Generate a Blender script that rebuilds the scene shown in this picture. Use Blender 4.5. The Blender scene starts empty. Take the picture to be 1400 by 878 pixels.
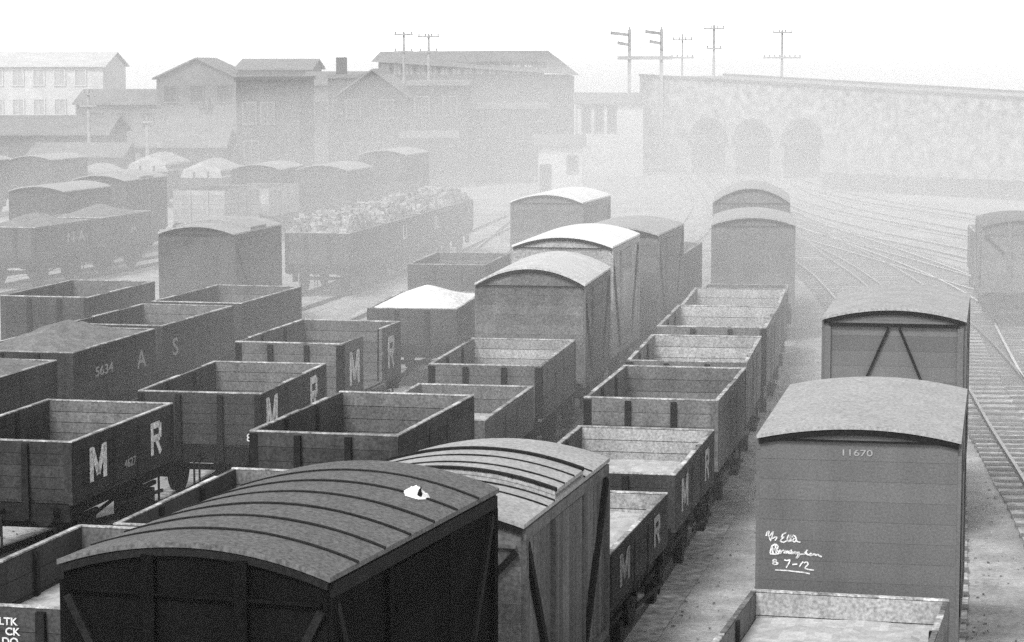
import bpy, bmesh, math, random
from mathutils import Vector
random.seed(7)
R = math.radians
scn = bpy.context.scene
C = scn.collection

# ------------------------------------------------------------------ camera, sky, sun, exposure
CAM_H = 8.1
cam_d = bpy.data.cameras.new('camera')
cam = bpy.data.objects.new('camera', cam_d); C.objects.link(cam)
cam.location = (0, 0, CAM_H)
cam.rotation_euler = (R(90 - 5.95), 0, 0)
cam_d.sensor_width = 36.0
cam_d.lens = 3420 / 1400 * 36
cam_d.clip_start = 0.5
cam_d.clip_end = 20000
scn.camera = cam

SUN_EL, SUN_AZ = 48.0, 208.0          # azimuth clockwise from +Y: behind the camera, to the left
w = bpy.data.worlds.new('World'); scn.world = w
w.use_nodes = True
nt = w.node_tree; nt.nodes.clear()
sky = nt.nodes.new('ShaderNodeTexSky'); sky.sky_type = 'NISHITA'
sky.sun_disc = False
sky.sun_elevation = R(SUN_EL); sky.sun_rotation = R(SUN_AZ)
sky.air_density = 1.2; sky.dust_density = 0.3; sky.ozone_density = 1.0
bw = nt.nodes.new('ShaderNodeRGBToBW')
bg = nt.nodes.new('ShaderNodeBackground'); bg.inputs['Strength'].default_value = 0.15
wo = nt.nodes.new('ShaderNodeOutputWorld')
nt.links.new(sky.outputs[0], bw.inputs[0]); nt.links.new(bw.outputs[0], bg.inputs[0]); nt.links.new(bg.outputs[0], wo.inputs[0])

sd = bpy.data.lights.new('sun', 'SUN'); sd.energy = 1.3; sd.angle = R(18)
sun = bpy.data.objects.new('sun', sd); C.objects.link(sun)
az = R(SUN_AZ)
to_sun = Vector((math.sin(az) * math.cos(R(SUN_EL)), math.cos(az) * math.cos(R(SUN_EL)), math.sin(R(SUN_EL))))
sun.rotation_euler = to_sun.to_track_quat('Z', 'Y').to_euler()
sun.location = (-30, -30, 60)

vs = scn.view_settings
vs.view_transform = 'Standard'; vs.look = 'None'; vs.gamma = 1.0; vs.use_curve_mapping = False
vs.exposure = 1.3
scn.cycles.use_denoising = False
scn.cycles.max_bounces = 6
scn.cycles.diffuse_bounces = 3
scn.cycles.volume_bounces = 2
scn.cycles.transparent_max_bounces = 8

# ------------------------------------------------------------------ materials
MATS = {}
def mat(name, v, rough=0.8, var=0.25, scale=3.0, streak=(1, 1, 1), fine=0.38, bump=0.15, bscale=24.0, tone=True, spec=0.25):
    """neutral weathered surface: base value, broad stains, fine grit, a per-board tone"""
    if name in MATS: return MATS[name]
    m = bpy.data.materials.new(name); m.use_nodes = True
    n = m.node_tree; L = n.links
    b = n.nodes['Principled BSDF']
    b.inputs['Roughness'].default_value = rough
    b.inputs['Specular IOR Level'].default_value = spec
    tc = n.nodes.new('ShaderNodeTexCoord')
    oi = n.nodes.new('ShaderNodeObjectInfo')
    add = n.nodes.new('ShaderNodeVectorMath'); add.operation = 'ADD'
    mul = n.nodes.new('ShaderNodeVectorMath'); mul.operation = 'MULTIPLY'; mul.inputs[1].default_value = streak
    cmb = n.nodes.new('ShaderNodeCombineXYZ')
    rs = n.nodes.new('ShaderNodeMath'); rs.operation = 'MULTIPLY'; rs.inputs[1].default_value = 40
    L.new(oi.outputs['Random'], rs.inputs[0]); L.new(rs.outputs[0], cmb.inputs[0]); L.new(rs.outputs[0], cmb.inputs[1])
    L.new(tc.outputs['Object'], mul.inputs[0]); L.new(mul.outputs[0], add.inputs[0]); L.new(cmb.outputs[0], add.inputs[1])
    n1 = n.nodes.new('ShaderNodeTexNoise'); n1.inputs['Scale'].default_value = scale; n1.inputs['Detail'].default_value = 6; n1.inputs['Roughness'].default_value = 0.65
    n2 = n.nodes.new('ShaderNodeTexNoise'); n2.inputs['Scale'].default_value = bscale; n2.inputs['Detail'].default_value = 3
    L.new(add.outputs[0], n1.inputs[0]); L.new(tc.outputs['Object'], n2.inputs[0])
    r1 = n.nodes.new('ShaderNodeMapRange'); r1.inputs[1].default_value = 0.3; r1.inputs[2].default_value = 0.7
    r1.inputs[3].default_value = 1 - var; r1.inputs[4].default_value = 1 + var; r1.clamp = False
    L.new(n1.outputs[0], r1.inputs[0])
    r2 = n.nodes.new('ShaderNodeMapRange'); r2.inputs[1].default_value = 0.3; r2.inputs[2].default_value = 0.7
    r2.inputs[3].default_value = 1 - fine; r2.inputs[4].default_value = 1 + fine; r2.clamp = False
    L.new(n2.outputs[0], r2.inputs[0])
    p = n.nodes.new('ShaderNodeMath'); p.operation = 'MULTIPLY'; L.new(r1.outputs[0], p.inputs[0]); L.new(r2.outputs[0], p.inputs[1])
    out = p
    if tone:
        at = n.nodes.new('ShaderNodeAttribute'); at.attribute_name = 'tone'
        q = n.nodes.new('ShaderNodeMath'); q.operation = 'MULTIPLY'; L.new(p.outputs[0], q.inputs[0]); L.new(at.outputs['Fac'], q.inputs[1]); out = q
    f = n.nodes.new('ShaderNodeMath'); f.operation = 'MULTIPLY'; f.inputs[1].default_value = v; f.use_clamp = True
    L.new(out.outputs[0], f.inputs[0])
    L.new(f.outputs[0], b.inputs['Base Color'])
    if bump:
        bp = n.nodes.new('ShaderNodeBump'); bp.inputs['Strength'].default_value = bump; bp.inputs['Distance'].default_value = 0.02
        L.new(n2.outputs[0], bp.inputs['Height']); L.new(bp.outputs[0], b.inputs['Normal'])
    MATS[name] = m
    return m

ST = (1, 1, 0.35)
M_BLACK = mat('van_black_paint', 0.005, 0.9, 0.35, 2.5, ST, spec=0.03)
M_DARK = mat('dark_grey_paint', 0.034, 0.85, 0.35, 2.5, ST, spec=0.12)
M_GREY = mat('wagon_grey_paint', 0.046, 0.85, 0.35, 2.5, ST, spec=0.15)
M_MID = mat('weathered_boards', 0.115, 0.9, 0.3, 2.5, ST)
M_LGREY = mat('light_grey_paint', 0.12, 0.9, 0.14, 1.6, ST, fine=0.2, bscale=40)
M_PALE = mat('pale_boards', 0.31, 0.9, 0.25, 2.5, ST)
M_LIME = mat('limewashed_boards', 0.32, 0.9, 0.15, 2.0, ST)
M_INNER = mat('bare_inner_boards', 0.12, 0.95, 0.3, 3.0, ST)
M_IRON = mat('black_iron', 0.012, 0.75, 0.4, 6.0, spec=0.12)
M_CAP = mat('worn_capping', 0.33, 0.8, 0.7, 4.0, fine=0.5)
M_ROOF_G = mat('grey_roof_canvas', 0.10, 0.9, 0.12, 3.0, fine=0.45, bscale=28, tone=False)
M_ROOF_P = mat('pale_roof_canvas', 0.30, 0.9, 0.12, 2.0, fine=0.30, bscale=24, tone=False)
M_ROOF_L = mat('light_roof_canvas', 0.46, 0.9, 0.15, 2.0, fine=0.3, bscale=24, tone=False)
M_ROOF_W = mat('white_roof_canvas', 0.68, 0.9, 0.1, 2.0, fine=0.1, bscale=35, tone=False)
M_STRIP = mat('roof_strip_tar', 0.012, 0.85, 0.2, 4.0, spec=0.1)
M_COAL = mat('coal', 0.05, 0.45, 0.5, 4.0, fine=0.5, bscale=18, spec=0.5)
M_STONE = mat('dusty_lumps', 0.3, 0.9, 0.3, 3.0, fine=0.35, bscale=14)
M_SLACK = mat('grey_slack', 0.15, 0.95, 0.2, 3.0, fine=0.35, bscale=30, bump=0.5)
M_SAND = mat('pale_sand', 0.40, 0.95, 0.15, 3.0, fine=0.15, bscale=30, bump=0.3)
M_SHEET = mat('white_tarpaulin', 0.34, 0.85, 0.3, 2.0, fine=0.2, bump=0.1)
M_LIMEP = mat('white_lime', 0.75, 0.9, 0.1, 2.0, fine=0.12, bump=0.2)
M_LET = mat('white_lettering', 0.62, 0.8, 0.45, 6.0, fine=0.5, bump=0)
M_LETM = mat('worn_lettering', 0.30, 0.8, 0.5, 6.0, fine=0.5, bump=0)
M_LETF = mat('faded_lettering', 0.28, 0.8, 0.3, 5.0, fine=0.3, bump=0)
M_CHALK = mat('white_chalk', 0.7, 0.9, 0.35, 14.0, bump=0)
M_RAIL = mat('rail_web_rust', 0.04, 0.8, 0.3, 1.0)
M_RMAIN = mat('running_line_rail_head', 0.75, 0.3, 0.1, 1.0, fine=0.1, spec=0.6, bump=0)  # pale head colour paints in the sky's reflection on the running rails
M_RHEAD = mat('polished_rail_head', 0.24, 0.3, 0.2, 1.0, fine=0.1, spec=0.6, bump=0)
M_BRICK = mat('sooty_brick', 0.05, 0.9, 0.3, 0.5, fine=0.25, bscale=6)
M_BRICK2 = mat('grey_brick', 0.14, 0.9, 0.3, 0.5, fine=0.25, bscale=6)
M_SLATE = mat('roof_slate', 0.16, 0.8, 0.2, 0.6, fine=0.2, bscale=5)
M_WASH_GLARE = mat('whitewash_and_glare_wall', 0.5, 0.9, 0.15, 0.8, fine=0.1, bscale=5)
M_PANE = mat('window_glass', 0.04, 0.2, 0.2, 2.0, bump=0, spec=0.5)
M_PANEL = mat('skylight_glass', 0.34, 0.3, 0.2, 2.0, bump=0, spec=0.5)
M_LEAF = mat('shrub_leaves', 0.07, 0.8, 0.4, 1.5)
M_BARK = mat('bark', 0.08, 0.9, 0.3, 4.0)
M_POLE = mat('sky_glare_pole', 0.30, 0.9, 0.25, 2.0)  # pale colour paints in the sky glare around poles and gantry
M_WALL = mat('mottled_masonry', 0.26, 0.95, 0.22, 0.3, fine=0.6, bscale=1.6)
M_BED = mat('cinder_bed', 0.34, 0.95, 0.4, 0.8, fine=0.5, bscale=6, tone=True)
M_SLEEP = mat('tarred_sleeper', 0.14, 0.9, 0.3, 2.0)
M_PEB = mat('pebbles', 0.24, 0.95, 0.3, 2.0)
M_TIMB = mat('tarred_timber', 0.04, 0.9, 0.3, 2.0)

# ------------------------------------------------------------------ mesh helpers
class MB:
    def __init__(s): s.v = []; s.f = []; s.t = []
    def quad(s, *ps, tone=1.0):
        b = len(s.v); s.v += [tuple(p) for p in ps]; s.f.append(tuple(range(b, b + len(ps)))); s.t.append(tone)
    def box(s, x0, x1, y0, y1, z0, z1, tone=1.0):
        b = len(s.v)
        s.v += [(x0, y0, z0), (x1, y0, z0), (x1, y1, z0), (x0, y1, z0), (x0, y0, z1), (x1, y0, z1), (x1, y1, z1), (x0, y1, z1)]
        for q in ((3, 2, 1, 0), (4, 5, 6, 7), (0, 1, 5, 4), (1, 2, 6, 5), (2, 3, 7, 6), (3, 0, 4, 7)):
            s.f.append(tuple(b + i for i in q)); s.t.append(tone)
    def hexa(s, p, tone=1.0):          # eight corners, order as box()
        b = len(s.v); s.v += [tuple(q) for q in p]
        for q in ((3, 2, 1, 0), (4, 5, 6, 7), (0, 1, 5, 4), (1, 2, 6, 5), (2, 3, 7, 6), (3, 0, 4, 7)):
            s.f.append(tuple(b + i for i in q)); s.t.append(tone)
    def bar(s, a, b_, wd, th, up=(0, 0, 1), tone=1.0):
        a = Vector(a); b_ = Vector(b_); d = (b_ - a).normalized(); u = Vector(up)
        if abs(d.dot(u)) > 0.98: u = Vector((0, 1, 0))
        r = d.cross(u).normalized() * wd / 2; u = r.cross(d).normalized() * th / 2
        s.hexa([a - r - u, a + r - u, b_ + r - u, b_ - r - u, a - r + u, a + r + u, b_ + r + u, b_ - r + u], tone)
    def cyl(s, a, b_, r0, r1=None, n=12, tone=1.0):
        r1 = r0 if r1 is None else r1
        a = Vector(a); b_ = Vector(b_); d = (b_ - a).normalized()
        u = Vector((0, 0, 1)) if abs(d.z) < 0.9 else Vector((1, 0, 0))
        e1 = d.cross(u).normalized(); e2 = d.cross(e1)
        k = len(s.v)
        for i in range(n):
            an = 2 * math.pi * i / n; o = e1 * math.cos(an) + e2 * math.sin(an)
            s.v.append(tuple(a + o * r0)); s.v.append(tuple(b_ + o * r1))
        for i in range(n):
            j = (i + 1) % n
            s.f.append((k + 2 * i, k + 2 * i + 1, k + 2 * j + 1, k + 2 * j)); s.t.append(tone)
        s.f.append(tuple(k + 2 * i for i in range(n))); s.t.append(tone)
        s.f.append(tuple(k + 2 * i + 1 for i in reversed(range(n)))); s.t.append(tone)
    def lump(s, c, r, tone=1.0):
        p = []
        for q in ((-1, -1, -1), (1, -1, -1), (1, 1, -1), (-1, 1, -1), (-1, -1, 1), (1, -1, 1), (1, 1, 1), (-1, 1, 1)):
            p.append(Vector(c) + Vector([q[i] * r * random.uniform(0.35, 0.8) for i in range(3)]))
        s.hexa(p, tone)
    def mesh(s, name, m, smooth=False):
        me = bpy.data.meshes.new(name); me.from_pydata(s.v, [], s.f); me.update()
        bm = bmesh.new(); bm.from_mesh(me); bmesh.ops.recalc_face_normals(bm, faces=bm.faces); bm.to_mesh(me); bm.free()
        at = me.attributes.new('tone', 'FLOAT', 'FACE')
        at.data.foreach_set('value', s.t)
        me.materials.append(m)
        if smooth:
            for p in me.polygons: p.use_smooth = True
        return me

def link(name, me, parent=None):
    o = bpy.data.objects.new(name, me); C.objects.link(o)
    if parent is not None: o.parent = parent
    return o
def part(name, mb, m, parent, smooth=False): return link(name, mb.mesh(name, m, smooth), parent)
def thing(name, label, cat, loc, rz=0, group=None):
    o = bpy.data.objects.new(name, None); C.objects.link(o)
    o.empty_display_size = 0.3
    o.location = loc; o.rotation_euler = (0, 0, rz); o['label'] = label; o['category'] = cat
    if group: o['group'] = group
    return o
TN = [0.82, 1.18]
def tone(a=None, b=None): return random.uniform(TN[0] if a is None else a, TN[1] if b is None else b)

def hsh(i, j, k=0):
    h = math.sin(i * 127.1 + j * 311.7 + k * 74.7) * 43758.5453
    return h - math.floor(h)
def vnoise(x, y, k=0):
    i, j = math.floor(x), math.floor(y); fx, fy = x - i, y - j
    fx = fx * fx * (3 - 2 * fx); fy = fy * fy * (3 - 2 * fy)
    a = hsh(i, j, k) * (1 - fx) + hsh(i + 1, j, k) * fx
    b = hsh(i, j + 1, k) * (1 - fx) + hsh(i + 1, j + 1, k) * fx
    return a * (1 - fy) + b * fy
def fbm(x, y, k=0): return vnoise(x, y, k) * 0.55 + vnoise(x * 2.1, y * 2.1, k + 1) * 0.3 + vnoise(x * 4.3, y * 4.3, k + 2) * 0.15

def text_mesh(name, s, m, depth=0.004, bold=0.0):
    cu = bpy.data.curves.new(name, 'FONT'); cu.body = s; cu.size = 1.0; cu.extrude = depth; cu.offset = bold
    cu.align_x = 'CENTER'; cu.align_y = 'CENTER'
    o = bpy.data.objects.new(name, cu); C.objects.link(o)
    dg = bpy.context.evaluated_depsgraph_get()
    me = bpy.data.meshes.new_from_object(o.evaluated_get(dg))
    bpy.data.objects.remove(o); bpy.data.curves.remove(cu)
    at = me.attributes.new('tone', 'FLOAT', 'FACE'); at.data.foreach_set('value', [1.0] * len(me.polygons))
    me.materials.clear(); me.materials.append(m)
    return me
def letter_block(ch):                       # plain painted block capitals on a 1 x 1 cell, flat strokes
    mb = MB(); t = 0.2; T = 0.004
    def st(a, b): 
        mb.bar((a[0], 0, a[1]), (b[0], 0, b[1]), t, T * 2, up=(0, 1, 0))
    if ch == 'M':
        st((-.4, -.5), (-.4, .5)); st((.4, -.5), (.4, .5)); st((-.34, .44), (0, -.34)); st((.34, .44), (0, -.34))
    elif ch == 'R':
        st((-.36, -.5), (-.36, .5)); st((-.3, .4), (.3, .4)); st((-.3, 0), (.3, 0)); st((.34, .42), (.34, -.02)); st((-.02, 0), (.36, -.5))
    return mb

# side lettering: stands upright on the right-hand side of a wagon, reading along +y
def on_side(o, x, y, z, sx, sz):
    o.location = (x, y, z); o.rotation_euler = (0, 0, R(90)); o.scale = (sx, 1, sz)
def text_side(s, parent, m, x, y, z, sx, sz, name='lettering', bold=0.01):
    o = link(name, text_mesh(name, s, m, 0.004, bold), parent)
    o.rotation_euler = (R(90), 0, R(90)); o.location = (x, y, z); o.scale = (sx, sz, 1); return o
def text_end(s, parent, m, x, y, z, sx, sz, name='lettering', bold=0.01):
    o = link(name, text_mesh(name, s, m, 0.004, bold), parent)
    o.rotation_euler = (R(90), 0, 0); o.location = (x, y, z); o.scale = (sx, sz, 1); return o

# ------------------------------------------------------------------ setting: ground, haze
def ground():
    m = bpy.data.materials.new('yard_ground'); m.use_nodes = True
    n = m.node_tree; L = n.links; b = n.nodes['Principled BSDF']
    b.inputs['Roughness'].default_value = 0.95; b.inputs['Specular IOR Level'].default_value = 0.1
    tc = n.nodes.new('ShaderNodeTexCoord')
    vals = []
    for sc, det in ((0.18, 5), (1.3, 6), (14.0, 4)):
        t = n.nodes.new('ShaderNodeTexNoise'); t.inputs['Scale'].default_value = sc; t.inputs['Detail'].default_value = det; t.inputs['Roughness'].default_value = 0.65
        L.new(tc.outputs['Object'], t.inputs[0]); vals.append(t)
    prev = None
    for t, lo, hi in ((vals[0], 0.65, 1.35), (vals[1], 0.7, 1.3), (vals[2], 0.7, 1.3)):
        r = n.nodes.new('ShaderNodeMapRange'); r.inputs[1].default_value = 0.3; r.inputs[2].default_value = 0.7; r.inputs[3].default_value = lo; r.inputs[4].default_value = hi; r.clamp = False
        L.new(t.outputs[0], r.inputs[0])
        if prev is None: prev = r
        else:
            q = n.nodes.new('ShaderNodeMath'); q.operation = 'MULTIPLY'; L.new(prev.outputs[0], q.inputs[0]); L.new(r.outputs[0], q.inputs[1]); prev = q
    f = n.nodes.new('ShaderNodeMath'); f.operation = 'MULTIPLY'; f.inputs[1].default_value = 0.36; f.use_clamp = True
    L.new(prev.outputs[0], f.inputs[0]); L.new(f.outputs[0], b.inputs['Base Color'])
    bp = n.nodes.new('ShaderNodeBump'); bp.inputs['Strength'].default_value = 0.6; bp.inputs['Distance'].default_value = 0.05
    L.new(vals[2].outputs[0], bp.inputs['Height']); L.new(bp.outputs[0], b.inputs['Normal'])
    mb = MB()
    mb.quad((-4000, -300, 0), (4000, -300, 0), (4000, 6000, 0), (-4000, 6000, 0))
    o = link('ground', mb.mesh('ground', m)); o['kind'] = 'structure'
    return o
ground()

def haze():
    m = bpy.data.materials.new('smoky_air'); m.use_nodes = True
    n = m.node_tree; n.nodes.clear()
    v = n.nodes.new('ShaderNodeVolumePrincipled'); o = n.nodes.new('ShaderNodeOutputMaterial')
    v.inputs['Color'].default_value = (0.97, 0.97, 0.97, 1); v.inputs['Density'].default_value = 0.00025; v.inputs['Anisotropy'].default_value = 0.0
    n.links.new(v.outputs[0], o.inputs['Volume'])
    mb = MB(); mb.box(-4050, 4050, -350, 6050, -1, 11.8)
    ob = link('haze', mb.mesh('haze', m)); ob['kind'] = 'stuff'
haze()

def smoke_bank(c, r, dens, grey):
    """locomotive smoke hanging over the far half of the yard: a low dome of sooty air; the last, added one is white"""
    m = bpy.data.materials.new('smoke_and_added_mist'); m.use_nodes = True
    n = m.node_tree; n.nodes.clear()
    v = n.nodes.new('ShaderNodeVolumePrincipled'); o = n.nodes.new('ShaderNodeOutputMaterial')
    v.inputs['Color'].default_value = (grey, grey, grey, 1); v.inputs['Density'].default_value = dens
    n.links.new(v.outputs[0], o.inputs['Volume'])
    mb = MB(); nu, nv = 64, 24
    def P(i, j):
        a = 2 * math.pi * i / nu; b = -math.pi / 2 + math.pi * j / nv
        return (c[0] + r[0] * math.cos(a) * math.cos(b), c[1] + r[1] * math.sin(a) * math.cos(b), max(-0.5, c[2] + r[2] * math.sin(b)))
    idx = {}
    for j in range(nv + 1):
        for i in range(nu):
            if j in (0, nv): 
                if i == 0: idx[(j, 0)] = len(mb.v); mb.v.append(P(0, j))
                idx[(j, i)] = idx[(j, 0)]
            else: idx[(j, i)] = len(mb.v); mb.v.append(P(i, j))
    for j in range(nv):
        for i in range(nu):
            q = [idx[(j, i)], idx[(j, (i + 1) % nu)], idx[(j + 1, (i + 1) % nu)], idx[(j + 1, i)]]
            q2 = []
            for k in q:
                if k not in q2: q2.append(k)
            mb.f.append(tuple(q2)); mb.t.append(1.0)
    ob = link('smoke', mb.mesh('smoke', m)); ob['kind'] = 'stuff'
smoke_bank((34, 140, 0), (66, 108, 9.4), 0.0027, 0.77)
smoke_bank((-18, 160, 0), (90, 114, 9.6), 0.0053, 0.75)
for c_, r_, d_ in (((9, 74, 0), (30, 42, 8.4), 0.0036), ((5, 88, 0), (34, 54, 8.0), 0.0026), ((13, 100, 0), (26, 50, 8.6), 0.0022),
                   ((16, 62, 0), (17, 26, 6.5), 0.0030), ((5, 66, 0), (17, 26, 5.5), 0.0052), ((10, 112, 0), (9, 16, 7.0), 0.0060), ((3, 96, 0), (8, 13, 5.5), 0.0050), ((18, 128, 0), (12, 17, 6.0), 0.0040)):
    smoke_bank(c_, r_, d_, 0.82)
smoke_bank((40, 430, 0), (320, 205, 9.0), 0.0120, 0.99)  # white mist bank added beyond the viaduct to brighten the strip above it

# ------------------------------------------------------------------ railway tracks
def smooth_path(pts, step=2.0):
    out = []
    P = [Vector((p[0], p[1], 0)) for p in pts]
    P = [P[0] * 2 - P[1]] + P + [P[-1] * 2 - P[-2]]
    for i in range(1, len(P) - 2):
        n = max(2, int((P[i + 1] - P[i]).length / step))
        for k in range(n):
            t = k / n
            a, b, c, d = P[i - 1], P[i], P[i + 1], P[i + 2]
            out.append(0.5 * ((2 * b) + (c - a) * t + (2 * a - 5 * b + 4 * c - d) * t * t + (3 * b - a - 3 * c + d) * t ** 3))
    out.append(P[-2]); return out
def track(pts, head=None):
    path = smooth_path(pts)
    mb = MB(); heads = []
    for s in (-1, 1):
        prev = None
        for i, p in enumerate(path):
            a = path[max(0, i - 1)]; b = path[min(len(path) - 1, i + 1)]
            d = (b - a).normalized(); nrm = Vector((d.y, -d.x, 0))
            c = p + nrm * s * 0.7525
            prof = [(-0.06, 0.0), (-0.035, 0.04), (-0.035, 0.13), (0.035, 0.13), (0.035, 0.04), (0.06, 0.0)]
            cur = [c + nrm * q[0] + Vector((0, 0, q[1])) for q in prof]
            if prev:
                for k in range(5):
                    mb.quad(prev[k], prev[k + 1], cur[k + 1], cur[k]); heads.append(k == 2)
            prev = cur
    me = mb.mesh('railway_track', M_RAIL); me.materials.append(head or M_RHEAD)
    for p_, h_ in zip(me.polygons, heads):
        if h_: p_.material_index = 1
    o = link('railway_track', me); o['kind'] = 'structure'
    return o

# ------------------------------------------------------------------ shared running gear
def gear(t, W, L, hi=True):
    s = MB()                                             # solebars and headstocks
    for sx in (-1, 1):
        s.box(sx * 0.93 - 0.06, sx * 0.93 + 0.06, -L / 2 + 0.13, L / 2 - 0.13, 0.84, 1.10)
    for sy in (-1, 1):
        s.box(-W / 2 + 0.05, W / 2 - 0.05, sy * (L / 2 - 0.06) - 0.065, sy * (L / 2 - 0.06) + 0.065, 0.82, 1.102)
    part('underframe', s, M_IRON, t)
    for y in (-1.35, 1.35):
        a = MB()
        a.cyl((-0.85, y, 0.59), (0.85, y, 0.59), 0.06, n=8)
        for sx in (-1, 1):
            a.cyl((sx * 0.69, y, 0.59), (sx * 0.80, y, 0.59), 0.46, n=22)
            a.cyl((sx * 0.66, y, 0.59), (sx * 0.69, y, 0.59), 0.485, n=22)
        part('wheelset', a, M_IRON, t)
    for sx in (-1, 1):
        for y in (-1.35, 1.35):
            b = MB(); b.box(sx * 1.06 - 0.07, sx * 1.06 + 0.07, y - 0.12, y + 0.12, 0.46, 0.76)
            b.box(sx * 1.02 - 0.03, sx * 1.02 + 0.03, y - 0.42, y + 0.42, 0.765, 0.835)
            part('axle_box', b, M_IRON, t)
    for sy in (-1, 1):
        for sx in (-1, 1):
            b = MB(); y0 = sy * (L / 2 + 0.007)
            b.cyl((sx * 0.87, y0, 1.0), (sx * 0.87, y0 + sy * 0.3, 1.0), 0.09, 0.06, 10)
            b.cyl((sx * 0.87, y0 + sy * 0.3, 1.0), (sx * 0.87, y0 + sy * 0.42, 1.0), 0.04, n=8)
            b.cyl((sx * 0.87, y0 + sy * 0.42, 1.0), (sx * 0.87, y0 + sy * 0.46, 1.0), 0.17, n=14)
            part('buffer', b, M_IRON, t)
        c = MB(); y0 = sy * (L / 2 + 0.007)
        c.bar((0, y0, 0.98), (0, y0 + sy * 0.24, 0.98), 0.06, 0.06)
        for k in range(3):
            z = 0.93 - k * 0.17
            c.bar((-0.05, y0 + sy * 0.2, z), (-0.05, y0 + sy * 0.2, z - 0.17), 0.03, 0.03); c.bar((0.05, y0 + sy * 0.2, z), (0.05, y0 + sy * 0.2, z - 0.17), 0.03, 0.03)
        part('coupling', c, M_IRON, t)
    if hi:
        b = MB(); b.bar((1.17, -0.5, 0.80), (1.17, 1.75, 0.66), 0.03, 0.06); b.bar((1.12, 1.70, 0.5), (1.12, 1.70, 0.95), 0.03, 0.04)
        part('brake_lever', b, M_IRON, t)
        b = MB(); b.box(0.64, 0.74, -0.95, -0.80, 0.40, 0.72); b.box(0.64, 0.74, 0.80, 0.95, 0.40, 0.72); b.bar((0.69, -0.82, 0.5), (0.69, 0.82, 0.7), 0.04, 0.05)
        part('brake_shoe_gear', b, M_IRON, t)

# ------------------------------------------------------------------ loads
def heap_mesh(W, L, z0, h, style, seed, rough=0.06, nx=22, ny=40):
    mb = MB(); g = []
    for j in range(ny + 1):
        row = []
        for i in range(nx + 1):
            u = -1 + 2 * i / nx; v = -1 + 2 * j / ny
            x = u * W / 2; y = v * L / 2
            if style == 'tent':    k = (1 - abs(u) ** 1.2) * min(1, (1 - abs(v)) / 0.35 if abs(v) > 0.65 else 1)
            elif style == 'peak':  k = (1 - abs(u) ** 1.3) * (1 - abs(v) ** 1.4)
            elif style == 'twin':  k = (1 - abs(u) ** 2) * (0.62 + 0.38 * math.cos(v * math.pi * 2.1)) * (1 - v ** 6)
            elif style == 'sag':   k = 0.25 * (1 - u * u) - 0.9 * (1 - abs(v) ** 2) * 0.3
            else:                  k = (1 - u ** 4) * (1 - v ** 4)
            e = min(1, 6 * (1 - abs(u))) * min(1, 6 * (1 - abs(v)))
            z = z0 + h * k + rough * (fbm(x * 3 + seed * 9, y * 3, seed) - 0.5) * (0.3 + 0.7 * e)
            row.append((x, y, z))
        g.append(row)
    for j in range(ny):
        for i in range(nx):
            mb.quad(g[j][i], g[j][i + 1], g[j + 1][i + 1], g[j + 1][i], tone=0.85 + 0.3 * hsh(i, j, seed))
    # a skirt down to the floor keeps it a solid heap
    return mb, g
def add_load(t, W, L, rim, kind, seed):
    Wi, Li = W - 0.16, L - 0.16
    if kind in ('sand', 'sandlow', 'ash'):
        d = {'sand': 0.30, 'sandlow': 0.55, 'ash': 0.35}[kind]
        mb, g = heap_mesh(Wi, Li, rim - d, 0.12, 'sag', seed, 0.09)
        part('load', mb, M_COAL if kind == 'ash' else M_SAND, t)
    elif kind == 'slack':
        mb, g = heap_mesh(Wi + 0.06, Li + 0.06, rim - 0.02, 0.40, 'peak', seed, 0.10)
        part('load', mb, M_SLACK, t)
    elif kind == 'lime':
        mb, g = heap_mesh(Wi, Li, rim - 0.01, 0.40, 'peak', seed, 0.05)
        part('load', mb, M_LIMEP, t)
    elif kind in ('lumps', 'coal', 'flatcoal'):
        hh = {'lumps': 0.55, 'coal': 0.35, 'flatcoal': 0.05}[kind]; z0 = rim - (0.05 if kind != 'flatcoal' else 0.45)
        mb, g = heap_mesh(Wi, Li, z0, hh, 'dome', seed, 0.12)
        rn = random.Random(seed)
        for _ in range(420 if kind == 'lumps' else 260):
            j = rn.randrange(1, 40); i = rn.randrange(1, 22)
            p = g[j][i]
            mb.lump((p[0], p[1], p[2] + 0.02), rn.uniform(0.08, 0.2), tone=rn.uniform(0.45, 1.3))
        part('load', mb, M_STONE if kind == 'lumps' else M_COAL, t)
    elif kind == 'tarp':
        mb = MB(); nx, ny = 16, 24; g = []
        for j in range(ny + 1):
            row = []
            for i in range(nx + 1):
                u = -1 + 2 * i / nx; v = -1 + 2 * j / ny
                x = u * (W / 2 + 0.04); y = v * (L / 2 + 0.04)
                if abs(u) > 0.97: z = rim - 0.3 - 0.1 * fbm(y * 2, seed)
                else: z = rim + 0.62 * (1 - abs(u)) * (1 - 0.25 * v * v) + 0.07 * fbm(x * 2, y * 2, seed)
                if abs(v) > 0.97: z = min(z, rim + 0.35 * (1 - abs(u)) - 0.05)
                row.append((x, y, z))
            g.append(row)
        for j in range(ny):
            for i in range(nx): mb.quad(g[j][i], g[j][i + 1], g[j + 1][i + 1], g[j + 1][i])
        for j, dy in ((0, -0.01), (ny, 0.01)):
            for i in range(nx):
                a, b = g[j][i], g[j][i + 1]
                mb.quad((a[0], a[1] + dy, rim - 0.35), (b[0], b[1] + dy, rim - 0.35), b, a)
        part('tarpaulin', mb, M_SHEET, t)

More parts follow.
